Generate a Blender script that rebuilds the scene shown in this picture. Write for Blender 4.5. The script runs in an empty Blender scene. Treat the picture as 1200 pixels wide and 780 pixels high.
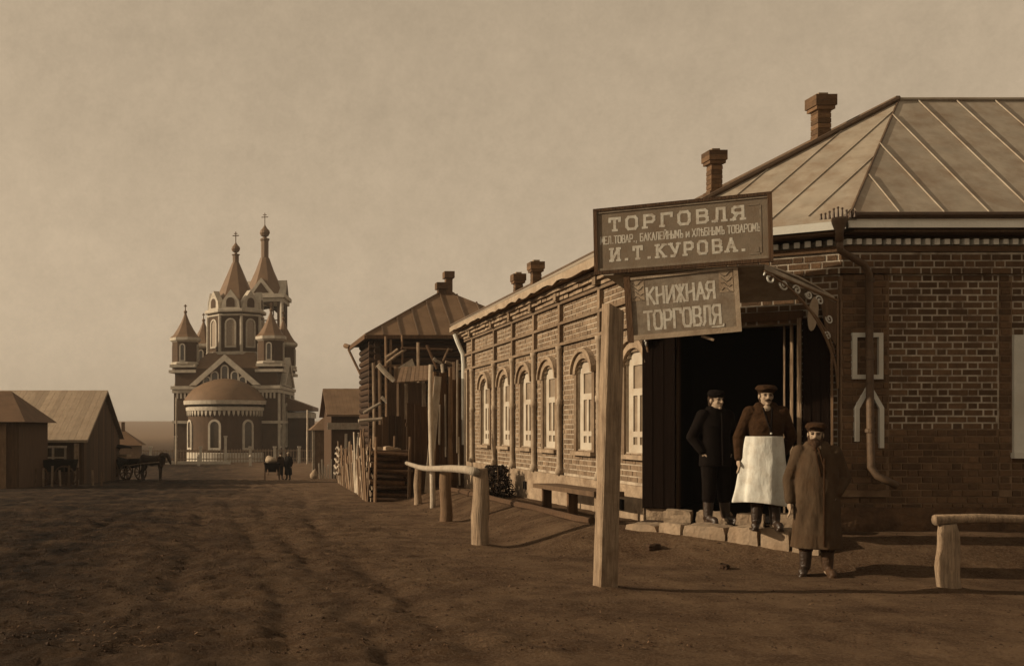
import bpy, bmesh, math, random
import numpy as np
from mathutils import Vector, Matrix, noise

random.seed(7)
PI = math.pi
S = bpy.context.scene
COL = S.collection

# ------------------------------------------------------------------ camera
F = 1200.0            # focal length in photo pixels (photo is 1200 wide)
PX, PY = 285.0, 502.0 # where the street vanishes in the photo
EYE = 1.6
cam_d = bpy.data.cameras.new("camera")
cam = bpy.data.objects.new("camera", cam_d)
COL.objects.link(cam)
cam.location = (0, 0, EYE)
cam.rotation_euler = (PI / 2, 0, 0)
cam_d.sensor_width = 36
cam_d.lens = 36
cam_d.shift_x = (600 - PX) / 1200
cam_d.shift_y = (PY - 390) / 1200
cam_d.clip_end = 5000
S.camera = cam

# ------------------------------------------------------------------ light
SUN_EL = math.radians(20)
SUN_AZ = math.radians(4)          # sun stands to the left, a little beyond the picture plane
to_sun = Vector((-math.cos(SUN_EL) * math.cos(SUN_AZ), math.cos(SUN_EL) * math.sin(SUN_AZ), math.sin(SUN_EL)))
sd = bpy.data.lights.new("sun", 'SUN')
sd.energy = 5.0
sd.angle = math.radians(0.6)
sd.color = (1.0, 0.79, 0.54)
sun = bpy.data.objects.new("sun", sd)
COL.objects.link(sun)
sun.rotation_euler = to_sun.to_track_quat('Z', 'Y').to_euler()

W = bpy.data.worlds.new("World")
S.world = W
W.use_nodes = True
nt = W.node_tree
nt.nodes.clear()
def N(t, kind, **kw):
    n = t.nodes.new(kind)
    for k, v in kw.items():
        setattr(n, k, v)
    return n
wo = N(nt, 'ShaderNodeOutputWorld')
bg = N(nt, 'ShaderNodeBackground')
sky = N(nt, 'ShaderNodeTexSky')
sky.sky_type = 'NISHITA'
sky.sun_disc = False
sky.sun_elevation = SUN_EL
sky.sun_rotation = math.atan2(to_sun.x, to_sun.y)
sky.dust_density = 3.0
bw = N(nt, 'ShaderNodeRGBToBW')
pw = N(nt, 'ShaderNodeMath', operation='POWER'); pw.inputs[1].default_value = 0.38
tc = N(nt, 'ShaderNodeTexCoord')
cl = N(nt, 'ShaderNodeTexNoise'); cl.inputs['Scale'].default_value = 16.0; cl.inputs['Detail'].default_value = 12; cl.inputs['Roughness'].default_value = 0.88
mr = N(nt, 'ShaderNodeMapRange'); mr.inputs[1].default_value = 0.3; mr.inputs[2].default_value = 0.7; mr.inputs[3].default_value = 0.87; mr.inputs[4].default_value = 1.13
mu = N(nt, 'ShaderNodeMath', operation='MULTIPLY')
tint = N(nt, 'ShaderNodeVectorMath', operation='SCALE'); tint.inputs[0].default_value = (1.0, 0.775, 0.525)
nt.links.new(sky.outputs[0], bw.inputs[0])
nt.links.new(bw.outputs[0], pw.inputs[0])
nt.links.new(tc.outputs['Generated'], cl.inputs['Vector'])
nt.links.new(cl.outputs[0], mr.inputs[0])
nt.links.new(pw.outputs[0], mu.inputs[0])
nt.links.new(mr.outputs[0], mu.inputs[1])
nt.links.new(mu.outputs[0], tint.inputs['Scale'])
nt.links.new(tint.outputs[0], bg.inputs['Color'])
nt.links.new(bg.outputs[0], wo.inputs[0])
bg.inputs['Strength'].default_value = 0.35
S.view_settings.view_transform = 'Standard'
S.view_settings.look = 'None'
S.view_settings.exposure = 0
S.view_settings.gamma = 1
S.view_settings.use_curve_mapping = False
S.cycles.max_bounces = 6

# ------------------------------------------------------------------ materials
def material(name, col, var=0.25, scale=4.0, rough=0.85, bump=0.3, bscale=40.0, stretch=(1, 1, 1), island=0.0,
             stain=None, stain_scale=1.2, stain_amt=0.5, spec=0.25, metallic=0.0, bdist=0.02):
    m = bpy.data.materials.new(name)
    m.use_nodes = True
    t = m.node_tree
    b = t.nodes['Principled BSDF']
    b.inputs['Roughness'].default_value = rough
    b.inputs['Specular IOR Level'].default_value = spec
    b.inputs['Metallic'].default_value = metallic
    g = N(t, 'ShaderNodeNewGeometry')
    mp = N(t, 'ShaderNodeMapping'); mp.inputs['Scale'].default_value = stretch
    t.links.new(g.outputs['Position'], mp.inputs['Vector'])
    n1 = N(t, 'ShaderNodeTexNoise'); n1.inputs['Scale'].default_value = scale; n1.inputs['Detail'].default_value = 8; n1.inputs['Roughness'].default_value = 0.65
    t.links.new(mp.outputs[0], n1.inputs['Vector'])
    r = N(t, 'ShaderNodeMapRange'); r.inputs[1].default_value = 0.25; r.inputs[2].default_value = 0.75
    r.inputs[3].default_value = 1 - var; r.inputs[4].default_value = 1 + var
    t.links.new(n1.outputs[0], r.inputs[0])
    fac = r.outputs[0]
    if island:
        oi = N(t, 'ShaderNodeObjectInfo')
        ad = N(t, 'ShaderNodeMath', operation='ADD')
        fr = N(t, 'ShaderNodeMath', operation='FRACT')
        t.links.new(g.outputs['Random Per Island'], ad.inputs[0]); t.links.new(oi.outputs['Random'], ad.inputs[1])
        t.links.new(ad.outputs[0], fr.inputs[0])
        r2 = N(t, 'ShaderNodeMapRange'); r2.inputs[3].default_value = 1 - island; r2.inputs[4].default_value = 1 + island
        t.links.new(fr.outputs[0], r2.inputs[0])
        ml = N(t, 'ShaderNodeMath', operation='MULTIPLY')
        t.links.new(fac, ml.inputs[0]); t.links.new(r2.outputs[0], ml.inputs[1])
        fac = ml.outputs[0]
    sc = N(t, 'ShaderNodeVectorMath', operation='SCALE'); sc.inputs[0].default_value = col
    t.links.new(fac, sc.inputs['Scale'])
    out = sc.outputs[0]
    if stain:
        n3 = N(t, 'ShaderNodeTexNoise'); n3.inputs['Scale'].default_value = stain_scale; n3.inputs['Detail'].default_value = 6; n3.inputs['Roughness'].default_value = 0.7
        t.links.new(g.outputs['Position'], n3.inputs['Vector'])
        r3 = N(t, 'ShaderNodeMapRange'); r3.inputs[1].default_value = 0.45; r3.inputs[2].default_value = 0.68; r3.inputs[4].default_value = stain_amt
        t.links.new(n3.outputs[0], r3.inputs[0])
        mx = N(t, 'ShaderNodeMix', data_type='RGBA')
        t.links.new(r3.outputs[0], mx.inputs[0]); t.links.new(out, mx.inputs[6]); mx.inputs[7].default_value = (*stain, 1)
        out = mx.outputs[2]
    t.links.new(out, b.inputs['Base Color'])
    if bump:
        n2 = N(t, 'ShaderNodeTexNoise'); n2.inputs['Scale'].default_value = bscale; n2.inputs['Detail'].default_value = 5
        t.links.new(mp.outputs[0], n2.inputs['Vector'])
        bp = N(t, 'ShaderNodeBump'); bp.inputs['Strength'].default_value = bump; bp.inputs['Distance'].default_value = bdist
        t.links.new(n2.outputs[0], bp.inputs['Height'])
        t.links.new(bp.outputs[0], b.inputs['Normal'])
    return m

def warm(v, s=0.47):
    """sepia tone of value v; the darker, the browner"""
    k = s + (1 - s) * min(1, v / 0.5)
    return (v, v * k, v * k * k * 0.92)

MAT = {}
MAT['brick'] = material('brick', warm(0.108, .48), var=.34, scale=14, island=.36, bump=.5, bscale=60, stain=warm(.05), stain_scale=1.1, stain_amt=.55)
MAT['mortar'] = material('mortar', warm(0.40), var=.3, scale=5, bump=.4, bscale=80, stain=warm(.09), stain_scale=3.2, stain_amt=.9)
MAT['sunlit_brick'] = material('sunlit_street_brick', warm(0.19, .56), var=.32, scale=11, island=.26, bump=.5, bscale=60, stain=warm(.09), stain_scale=1.3, stain_amt=.6)  # lighter copy of brick: sunlight on the street front put into the colour
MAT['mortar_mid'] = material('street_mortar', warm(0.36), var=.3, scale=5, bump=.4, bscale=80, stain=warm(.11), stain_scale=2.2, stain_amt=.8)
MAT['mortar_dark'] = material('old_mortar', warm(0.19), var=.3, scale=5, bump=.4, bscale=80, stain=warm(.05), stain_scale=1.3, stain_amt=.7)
MAT['plinth_dark'] = material('dark_plinth', warm(0.09), var=.5, scale=5, bump=.9, bscale=22, stain=warm(.03), stain_scale=2.3, stain_amt=.8)  # darker plinth tone for the right-hand wall
MAT['plinth'] = material('plinth', warm(0.27), var=.35, scale=5, bump=.8, bscale=25, stain=warm(.10), stain_scale=2.3, stain_amt=.7)
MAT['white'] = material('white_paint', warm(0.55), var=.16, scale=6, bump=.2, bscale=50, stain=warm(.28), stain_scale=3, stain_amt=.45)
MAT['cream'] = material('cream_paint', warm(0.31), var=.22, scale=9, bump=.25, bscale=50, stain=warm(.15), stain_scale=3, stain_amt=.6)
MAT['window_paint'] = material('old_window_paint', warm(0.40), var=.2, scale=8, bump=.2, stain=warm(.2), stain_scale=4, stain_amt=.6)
MAT['bright'] = material('brightened_white', warm(0.8), var=.12, scale=8, bump=.2, stain=warm(.5), stain_scale=4, stain_amt=.5)  # white paint raised to paint light onto the shaded dentils and fascia
MAT['glass'] = material('window_glass', (0.055, 0.042, 0.030), var=.35, scale=7, rough=.12, bump=.05, bscale=6, spec=.6)
MAT['dull_glass'] = material('whitewashed_glass', warm(.22, .6), var=.35, scale=9, rough=.3, bump=.08, bscale=8, spec=.5)
MAT['roof'] = material('roof_iron', warm(0.29, .68), var=.2, scale=3.5, rough=.65, bump=.35, bscale=2.2, stain=warm(.17), stain_scale=2.6, stain_amt=.6, spec=.25)
MAT['dark_iron'] = material('dark_iron', warm(0.05), var=.3, scale=12, rough=.55, bump=.2, spec=.4)
MAT['pipe'] = material('pipe_iron', warm(0.085, .55), var=.4, scale=8, rough=.6, bump=.25, bscale=30, spec=.35)
MAT['black_wood'] = material('black_painted_wood', (0.0085, 0.005, 0.0036), var=.4, scale=6, stretch=(8, 8, .6), rough=.9, bump=.3, bscale=12, spec=.03)
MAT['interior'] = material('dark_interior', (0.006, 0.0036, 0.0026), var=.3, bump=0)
MAT['wood'] = material('weathered_wood', warm(0.25), var=.6, scale=4, stretch=(9, 9, .5), bump=1.0, bscale=10, stain=warm(.10), stain_scale=3, stain_amt=.6)
MAT['wood_dark'] = material('dark_wood', warm(0.075), var=.45, scale=3, stretch=(8, 8, .7), island=.35, bump=.6, bscale=14)
MAT['wood_mid'] = material('grey_wood', warm(0.15), var=.4, scale=3, stretch=(8, 8, .8), island=.35, bump=.6, bscale=14, stain=warm(.05), stain_scale=2.5, stain_amt=.5)
MAT['wood_pale'] = material('pale_wood', warm(0.36), var=.3, scale=3, stretch=(8, 8, .8), island=.3, bump=.6, bscale=14, stain=warm(.16), stain_scale=3, stain_amt=.5)
MAT['house_log'] = material('old_house_log', warm(0.042), var=.45, scale=3, stretch=(.8, 8, 8), island=.35, bump=.6, bscale=14)
MAT['log_side'] = material('bark', warm(0.06), var=.5, scale=14, island=.4, bump=.9, bscale=25)
MAT['log_end'] = material('cut_log_end', warm(0.28), var=.35, scale=20, island=.35, bump=.5)
MAT['shingle'] = material('plank_roof', warm(0.29), var=.2, scale=2, island=.14, stretch=(5, 1, 1), bump=.5, bscale=12, stain=warm(.2), stain_amt=.4)
MAT['thatch_dark'] = material('dark_plank_roof', warm(0.10), var=.3, scale=2, island=.3, bump=.6, bscale=12)
MAT['far_roof'] = material('old_iron_roof', warm(0.15), var=.25, scale=1.5, rough=.7, bump=.2, stain=warm(.09), stain_amt=.5)
MAT['stone'] = material('pale_stone', warm(0.27), var=.3, scale=6, island=.12, bump=.8, bscale=18, stain=warm(.17), stain_scale=3, stain_amt=.6)
MAT['sign'] = material('sign_paint', warm(0.17, .7), var=.22, scale=12, bump=.2, bscale=60, stain=warm(.09), stain_scale=6, stain_amt=.5)
MAT['sign2'] = material('sign_paint_brown', warm(0.19, .72), var=.25, scale=14, bump=.2, bscale=60, stain=warm(.10), stain_scale=6, stain_amt=.5)
MAT['letter'] = material('letter_paint', warm(0.46), var=.25, scale=25, bump=.1, stain=warm(.22), stain_scale=12, stain_amt=.6)
MAT['church_brick'] = material('church_brick', warm(0.062, .54), var=.2, scale=1.5, bump=.2, bscale=6, stain=warm(.09), stain_scale=.4, stain_amt=.4)
MAT['church_white'] = material('church_trim', warm(0.40), var=.3, scale=2, bump=.1)
MAT['church_roof'] = material('church_roof', warm(0.14), var=.2, scale=1.2, rough=.6, bump=.1)
MAT['skin'] = material('skin', (0.28, 0.21, 0.15), var=.12, scale=30, rough=.6, bump=.1, bscale=120)
MAT['hair'] = material('hair', warm(0.035), var=.5, scale=40, bump=.8, bscale=120)
MAT['beard'] = material('beard', warm(0.05), var=.5, scale=40, bump=.9, bscale=110)
MAT['black_cloth'] = material('black_cloth', (0.005, 0.003, 0.0022), var=.35, scale=12, rough=.95, bump=.5, bscale=14, spec=.1)
MAT['dark_cloth'] = material('dark_cloth', warm(0.032), var=.35, scale=12, rough=.95, bump=.8, bscale=10, bdist=.05, spec=.1)
MAT['coat'] = material('brown_coat_cloth', warm(0.06, .62), var=.35, scale=8, stretch=(1.5, 1.5, .6), rough=.95, bump=.5, bscale=7, bdist=.05, stain=warm(.05), stain_scale=5, stain_amt=.6, spec=.1)
MAT['apron'] = material('apron_linen', warm(0.52), var=.16, scale=9, rough=.9, bump=.45, bscale=6, bdist=.05, stretch=(1.6, 1.6, .6), stain=warm(.3), stain_scale=9, stain_amt=.4, spec=.1)
MAT['boot'] = material('boot_leather', warm(0.022), var=.4, scale=20, rough=.45, bump=.4, bscale=40, spec=.5)
MAT['boot_tan'] = material('worn_boot_leather', warm(0.05), var=.5, scale=20, rough=.6, bump=.5, bscale=40)
MAT['shirt'] = material('shirt_linen', warm(0.3), var=.2, scale=20)
MAT['horse'] = material('horse_coat', warm(0.03), var=.3, scale=5, rough=.7)
MAT['leaf'] = material('dry_leaf', warm(0.012), var=.5, scale=8, island=.5)
MAT['bark'] = material('twig_bark', warm(0.14), var=.4, scale=12, bump=.6)
MAT['straw'] = material('straw', warm(0.13), var=.4, scale=8, island=.5)
MAT['clod'] = material('dirt_clod', warm(0.04, .47), var=.4, scale=10, island=.4, bump=.5)
MAT['canopy_iron'] = material('canopy_iron', warm(.38), var=.3, scale=6, rough=.7, bump=.3, stain=warm(.15), stain_scale=4, stain_amt=.6)
MAT['bracket_iron'] = material('bracket_iron', warm(.15), var=.3, scale=12, rough=.6, bump=.2)
MAT['sack'] = material('sackcloth', warm(0.26), var=.2, scale=12, bump=.4)

# the bare earth: dry trodden dust, trampled mud and dung under painted edge shade, fine grit
def ground_material():
    m = bpy.data.materials.new('trodden_earth')
    m.use_nodes = True
    t = m.node_tree
    b = t.nodes['Principled BSDF']; b.inputs['Roughness'].default_value = .95; b.inputs['Specular IOR Level'].default_value = .12
    g = N(t, 'ShaderNodeNewGeometry')
    def noise_at(scale, detail=6, rough=.6, st=(1, 1, 1)):
        mp = N(t, 'ShaderNodeMapping'); mp.inputs['Scale'].default_value = st
        t.links.new(g.outputs['Position'], mp.inputs['Vector'])
        n = N(t, 'ShaderNodeTexNoise'); n.inputs['Scale'].default_value = scale; n.inputs['Detail'].default_value = detail; n.inputs['Roughness'].default_value = rough
        t.links.new(mp.outputs[0], n.inputs['Vector'])
        return n.outputs[0]
    def ramp(v, a, b_, lo=0, hi=1):
        r = N(t, 'ShaderNodeMapRange'); r.inputs[1].default_value = a; r.inputs[2].default_value = b_; r.inputs[3].default_value = lo; r.inputs[4].default_value = hi
        t.links.new(v, r.inputs[0]); return r.outputs[0]
    def mix(f, a, b_):
        x = N(t, 'ShaderNodeMix', data_type='RGBA')
        if hasattr(f, 'links') or not isinstance(f, float): t.links.new(f, x.inputs[0])
        else: x.inputs[0].default_value = f
        for i, c in ((6, a), (7, b_)):
            if isinstance(c, tuple): x.inputs[i].default_value = (*c, 1)
            else: t.links.new(c, x.inputs[i])
        return x.outputs[2]
    def math2(op, a, b_):
        x = N(t, 'ShaderNodeMath', operation=op)
        for i, c in ((0, a), (1, b_)):
            if isinstance(c, (int, float)): x.inputs[i].default_value = c
            else: t.links.new(c, x.inputs[i])
        return x.outputs[0]
    dust = mix(ramp(noise_at(1.3, 8, .7), .35, .65), warm(.062, .40), warm(.190, .40))
    dust = mix(ramp(noise_at(45, 4, .7), .45, .75, 0, .6), dust, warm(.28, .45))
    dust = mix(ramp(noise_at(17, 5, .7), .55, .75, 0, .7), dust, warm(.022, .47))
    shaded_mud = mix(ramp(noise_at(9, 6, .75, (.6, 1.8, 1)), .45, .75), warm(.004, .42), warm(.030, .42))
    track = ramp(noise_at(1.6, 6, .7, (1, .09, 1)), .45, .68, 0, .4)
    shaded_mud = mix(track, shaded_mud, dust)
    # the carriageway (left of the hitching posts) is trampled mud, darkened to paint in edge shading, the verge by the shop dry dust
    sx = N(t, 'ShaderNodeSeparateXYZ'); t.links.new(g.outputs['Position'], sx.inputs[0])
    w = math2('ADD', sx.outputs[0], math2('MULTIPLY', math2('SUBTRACT', noise_at(.35, 5, .6, (1, .5, 1)), .5), 7.0))
    lane_shade = ramp(w, -2.4, 2.6, 1.0, 0.0)  # mask of the mud and its painted darkening towards the left
    patch = ramp(noise_at(.55, 6, .65, (1, 1.6, 1)), .40, .60, .65, 1.0)
    f = math2('MULTIPLY', lane_shade, patch)
    col = mix(f, dust, shaded_mud)
    # beyond the church: steppe grass, its tone paled to paint in distance haze
    far = ramp(sx.outputs[1], 150, 330)
    col = mix(far, col, warm(.17))
    t.links.new(col, b.inputs['Base Color'])
    h = math2('ADD', math2('MULTIPLY', noise_at(30, 8, .8), 1.2), math2('MULTIPLY', noise_at(6, 6, .65), 1.8))
    vo = N(t, 'ShaderNodeTexVoronoi'); vo.inputs['Scale'].default_value = 4.2
    wv = N(t, 'ShaderNodeVectorMath', operation='ADD'); wn = N(t, 'ShaderNodeTexNoise'); wn.inputs['Scale'].default_value = 5
    t.links.new(g.outputs['Position'], wn.inputs['Vector']); t.links.new(g.outputs['Position'], wv.inputs[0]); t.links.new(wn.outputs['Color'], wv.inputs[1]); t.links.new(wv.outputs[0], vo.inputs['Vector'])
    h = math2('ADD', h, math2('MULTIPLY', ramp(vo.outputs['Distance'], .05, .32, 0, 1), math2('MULTIPLY', f, .9)))
    bp = N(t, 'ShaderNodeBump'); bp.inputs['Strength'].default_value = 1.0; bp.inputs['Distance'].default_value = .10
    t.links.new(h, bp.inputs['Height']); t.links.new(bp.outputs[0], b.inputs['Normal'])
    return m
MAT['ground'] = ground_material()

# ------------------------------------------------------------------ mesh helpers
class MB:
    def __init__(self):
        self.v = []; self.f = []
    def add(self, vs, fs):
        o = len(self.v)
        self.v += [tuple(p) for p in vs]
        self.f += [tuple(i + o for i in f) for f in fs]
        return self
    def hexa(self, p):   # 8 points: bottom 4 ccw, top 4 ccw
        return self.add(p, [(3, 2, 1, 0), (4, 5, 6, 7), (0, 1, 5, 4), (1, 2, 6, 5), (2, 3, 7, 6), (3, 0, 4, 7)])
    def box(self, x0, x1, y0, y1, z0, z1):
        return self.hexa([(x0, y0, z0), (x1, y0, z0), (x1, y1, z0), (x0, y1, z0), (x0, y0, z1), (x1, y0, z1), (x1, y1, z1), (x0, y1, z1)])
    def bar(self, p0, p1, w, h, up=(0, 0, 1), w1=None, h1=None):
        p0 = Vector(p0); p1 = Vector(p1); d = (p1 - p0).normalized(); up = Vector(up)
        if abs(d.dot(up)) > .98: up = Vector((0, 1, 0))
        s = d.cross(up).normalized(); u = s.cross(d).normalized()
        w1 = w if w1 is None else w1; h1 = h if h1 is None else h1
        q = []
        for p, ww, hh in ((p0, w, h), (p1, w1, h1)):
            q += [p - s * ww / 2 - u * hh / 2, p + s * ww / 2 - u * hh / 2, p + s * ww / 2 + u * hh / 2, p - s * ww / 2 + u * hh / 2]
        return self.hexa(q)
    def tube(self, pts, rads, n=8, cap=True, jit=0.0):
        rings = []
        pts = [Vector(p) for p in pts]
        if isinstance(rads, (int, float)): rads = [rads] * len(pts)
        prev = None
        vs = []
        for i, p in enumerate(pts):
            d = (pts[min(i + 1, len(pts) - 1)] - pts[max(i - 1, 0)]).normalized()
            a = Vector((0, 0, 1)) if abs(d.z) < .9 else Vector((1, 0, 0))
            if prev is not None: a = prev
            s = d.cross(a).normalized(); u = s.cross(d).normalized(); prev = u
            for k in range(n):
                th = 2 * PI * k / n
                r = rads[i] * (1 + (random.uniform(-jit, jit) if jit else 0))
                vs.append(p + s * math.cos(th) * r + u * math.sin(th) * r)
        fs = []
        for i in range(len(pts) - 1):
            for k in range(n):
                a = i * n + k; b = i * n + (k + 1) % n
                fs.append((a, a + n, b + n, b))
        if cap:
            fs.append(tuple(range(n)))
            fs.append(tuple(reversed(range((len(pts) - 1) * n, len(pts) * n))))
        return self.add(vs, fs)
    def lathe(self, prof, c=(0, 0, 0), n=16, a0=0.0, a1=2 * PI, rot=0.0):
        full = abs(a1 - a0 - 2 * PI) < 1e-6
        m = n if full else n + 1
        vs = []; fs = []
        for (r, z) in prof:
            for k in range(m):
                th = rot + a0 + (a1 - a0) * k / n
                vs.append((c[0] + r * math.cos(th), c[1] + r * math.sin(th), c[2] + z))
        for i in range(len(prof) - 1):
            for k in range(n):
                a = i * m + k; b = i * m + (k + 1) % m
                fs.append((a, b, b + m, a + m))
        if full:
            if prof[0][0] > 1e-5: fs.append(tuple(reversed(range(n))))
            if prof[-1][0] > 1e-5: fs.append(tuple(range((len(prof) - 1) * m, len(prof) * m)))
        return self.add(vs, fs)
    def ell(self, c, r, n=12, m=8, rot=None):
        vs = []; fs = []
        R = rot or Matrix.Identity(3)
        c = Vector(c)
        for i in range(m + 1):
            ph = PI * i / m
            for k in range(n):
                th = 2 * PI * k / n
                vs.append(c + R @ Vector((r[0] * math.sin(ph) * math.cos(th), r[1] * math.sin(ph) * math.sin(th), r[2] * math.cos(ph))))
        for i in range(m):
            for k in range(n):
                a = i * n + k; b = i * n + (k + 1) % n
                fs.append((a, a + n, b + n, b))
        return self.add(vs, fs)
    def cap(self, p0, p1, r0, r1, n=10):
        self.tube([p0, p1], [r0, r1], n)
        self.ell(p0, (r0,) * 3, n, 6); self.ell(p1, (r1,) * 3, n, 6)
        return self
    def chain(self, pts, rads, n=10):
        for i in range(len(pts) - 1): self.cap(pts[i], pts[i + 1], rads[i], rads[i + 1], n)
        return self
    def prism(self, poly, fr, d0, d1):     # poly of (s, z) in a wall frame, from depth d0 to d1
        n = len(poly)
        vs = [fr.p(s, z, d0) for s, z in poly] + [fr.p(s, z, d1) for s, z in poly]
        fs = [tuple(range(n)), tuple(reversed(range(n, 2 * n)))]
        for i in range(n):
            j = (i + 1) % n
            fs.append((i, i + n, j + n, j))
        return self.add(vs, fs)
    def ring(self, outer, inner, fr, d0, d1, closed=True):
        n = len(outer)
        vs = [fr.p(s, z, d0) for s, z in outer] + [fr.p(s, z, d0) for s, z in inner] + [fr.p(s, z, d1) for s, z in outer] + [fr.p(s, z, d1) for s, z in inner]
        fs = []
        for i in range(n if closed else n - 1):
            j = (i + 1) % n
            fs += [(i, j, n + j, n + i), (2 * n + i, 3 * n + i, 3 * n + j, 2 * n + j), (i, 2 * n + i, 2 * n + j, j), (n + i, n + j, 3 * n + j, 3 * n + i)]
        if not closed:
            for i in (0, n - 1): fs.append((i, n + i, 3 * n + i, 2 * n + i))
        return self.add(vs, fs)
    def fbox(self, fr, s0, s1, z0, z1, d0, d1):
        return self.hexa([fr.p(s0, z0, d0), fr.p(s1, z0, d0), fr.p(s1, z0, d1), fr.p(s0, z0, d1), fr.p(s0, z1, d0), fr.p(s1, z1, d0), fr.p(s1, z1, d1), fr.p(s0, z1, d1)])
    def mesh(self, name):
        me = bpy.data.meshes.new(name)
        me.from_pydata(self.v, [], self.f)
        me.validate(); 
        bm = bmesh.new(); bm.from_mesh(me)
        bmesh.ops.recalc_face_normals(bm, faces=bm.faces)
        bm.to_mesh(me); bm.free()
        return me

class Frame:
    """a wall: origin o, horizontal direction u, outward normal n (all in plan), v up"""
    def __init__(self, o, u, n, v=(0, 0, 1)):
        self.o = Vector(o); self.u = Vector(u).normalized(); self.n = Vector(n).normalized(); self.v = Vector(v).normalized()
    def p(self, s, z, d=0.0):
        return self.o + self.u * s + self.v * z + self.n * d

SPLIT = {'cornice', 'buttress', 'corbel', 'painted_border', 'band_course', 'soffit', 'door_post', 'plinth', 'bead', 'ridge_roll', 'arcature', 'eaves_board', 'casing', 'frieze_block', 'kokoshnik', 'raking_cornice'}
def islands(mb):
    par = list(range(len(mb.v)))
    def find(a):
        while par[a] != a: par[a] = par[par[a]]; a = par[a]
        return a
    for f in mb.f:
        r = find(f[0])
        for i in f[1:]: par[find(i)] = r
    groups = {}
    for f in mb.f: groups.setdefault(find(f[0]), []).append(f)
    out = []
    for fs in groups.values():
        ids = sorted({i for f in fs for i in f}); mp = {i: k for k, i in enumerate(ids)}
        m = type(mb)()
        if hasattr(mb, 'off'): m.off = mb.off
        m.v = [mb.v[i] for i in ids]; m.f = [tuple(mp[i] for i in f) for f in fs]; out.append(m)
    return out
def obj(name, geo, mat, parent=None, smooth=False, bevel=0.0):
    if name in SPLIT and isinstance(geo, MB):
        parts = islands(geo)
        if len(parts) > 1:
            o = None
            for p_ in parts: o = obj1(name, p_, mat, parent, smooth, bevel)
            return o
    return obj1(name, geo, mat, parent, smooth, bevel)
def obj1(name, geo, mat, parent=None, smooth=False, bevel=0.0):
    me = geo.mesh(name) if isinstance(geo, MB) else geo
    if mat is not None and not me.materials:
        me.materials.append(MAT[mat] if isinstance(mat, str) else mat)
    if smooth:
        for p in me.polygons: p.use_smooth = True
    o = bpy.data.objects.new(name, me)
    COL.objects.link(o)
    if parent is not None:
        o.parent = parent
        o.matrix_parent_inverse = world_of(parent).inverted()
    if bevel:
        b = o.modifiers.new('bevel', 'BEVEL'); b.width = bevel; b.segments = 2; b.limit_method = 'ANGLE'
    return o

def world_of(o):
    m = Matrix.LocRotScale(o.location, o.rotation_euler, o.scale)
    return m if o.parent is None else world_of(o.parent) @ o.matrix_parent_inverse @ m

def thing(name, label, cat, loc=(0, 0, 0), group=None, rz=0.0):
    o = bpy.data.objects.new(name, None)
    COL.objects.link(o)
    o.location = loc; o.rotation_euler = (0, 0, rz)
    o.empty_display_size = .2
    return tag(o, label, cat, group)

def tag(o, label=None, cat=None, group=None, kind=None):
    if label: o['label'] = label
    if cat: o['category'] = cat
    if group: o['group'] = group
    if kind: o['kind'] = kind
    return o

def place(o, name, me, loc, parent, rot=(0, 0, 0), scale=(1, 1, 1)):
    """one more object that shares the mesh me"""
    c = bpy.data.objects.new(name, me)
    COL.objects.link(c)
    c.parent = parent
    if parent is not None: c.matrix_parent_inverse = world_of(parent).inverted()
    c.location = loc; c.rotation_euler = rot; c.scale = scale
    return c

def copy_tree(root, loc, rz, label, parent=None):
    r = root.copy(); COL.objects.link(r)
    if parent is None:
        r.location = loc; r.rotation_euler = (0, 0, rz)
        if label: r['label'] = label
    else: r.parent = parent
    for ch in list(root.children): copy_tree(ch, None, 0, None, r)
    return r

def remesh(mb, voxel, smooth_it=3, mat=None, name='body'):
    me = mb.mesh(name)
    o = bpy.data.objects.new('tmp', me); COL.objects.link(o)
    r = o.modifiers.new('r', 'REMESH'); r.mode = 'VOXEL'; r.voxel_size = voxel; r.use_smooth_shade = True
    if smooth_it:
        s = o.modifiers.new('s', 'SMOOTH'); s.iterations = smooth_it; s.factor = .5
    dg = bpy.context.evaluated_depsgraph_get(); dg.update()
    out = bpy.data.meshes.new_from_object(o.evaluated_get(dg))
    out.name = name
    bpy.data.objects.remove(o); bpy.data.meshes.remove(me)
    out.materials.clear()
    if mat: out.materials.append(MAT[mat])
    for p in out.polygons: p.use_smooth = True
    return out

def pix(x, y, Y):
    """the point of the place at depth Y that the photo shows at pixel (x, y)"""
    return Vector(((x - PX) * Y / F, Y, EYE - (y - PY) * Y / F))

def smooth01(a, b, x):
    t = min(1.0, max(0.0, (x - a) / (b - a)))
    return t * t * (3 - 2 * t)

# ------------------------------------------------------------------ the ground
A = Vector((5.54, 14.0, 0)); B = Vector((7.46, 12.8, 0))
CH = (B - A).normalized(); CN = Vector((CH.y, -CH.x, 0))
if CN.y > 0: CN = -CN
YT = [-200, 14, 22, 30, 40, 60, 80, 110, 160, 400, 700, 1000, 3000]
ZT = [0, 0, -.10, -.30, -.70, -1.35, -1.7, -1.9, -2.2, -1.0, 5.7, 9.0, 9.0]
def shop_dist(x, y):
    return max(A.x - x, CN.x * (x - A.x) + CN.y * (y - A.y), B.y - y)
def base_z(x, y):
    z = float(np.interp(y, YT, ZT))
    if y < 30 and x > 0:
        z += .33 * (1 - smooth01(.6, 2.0, shop_dist(x, y))) * (1 - smooth01(25.5, 28.5, y))
    return z
POSTS = [(3.6, 10.2, .26), (3.22, 13.9, .24), (3.52, 17.8, .22), (3.8, 22.3, .2), (6.97, 10.1, .24), (6.2, 12.9, .01)]
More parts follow.
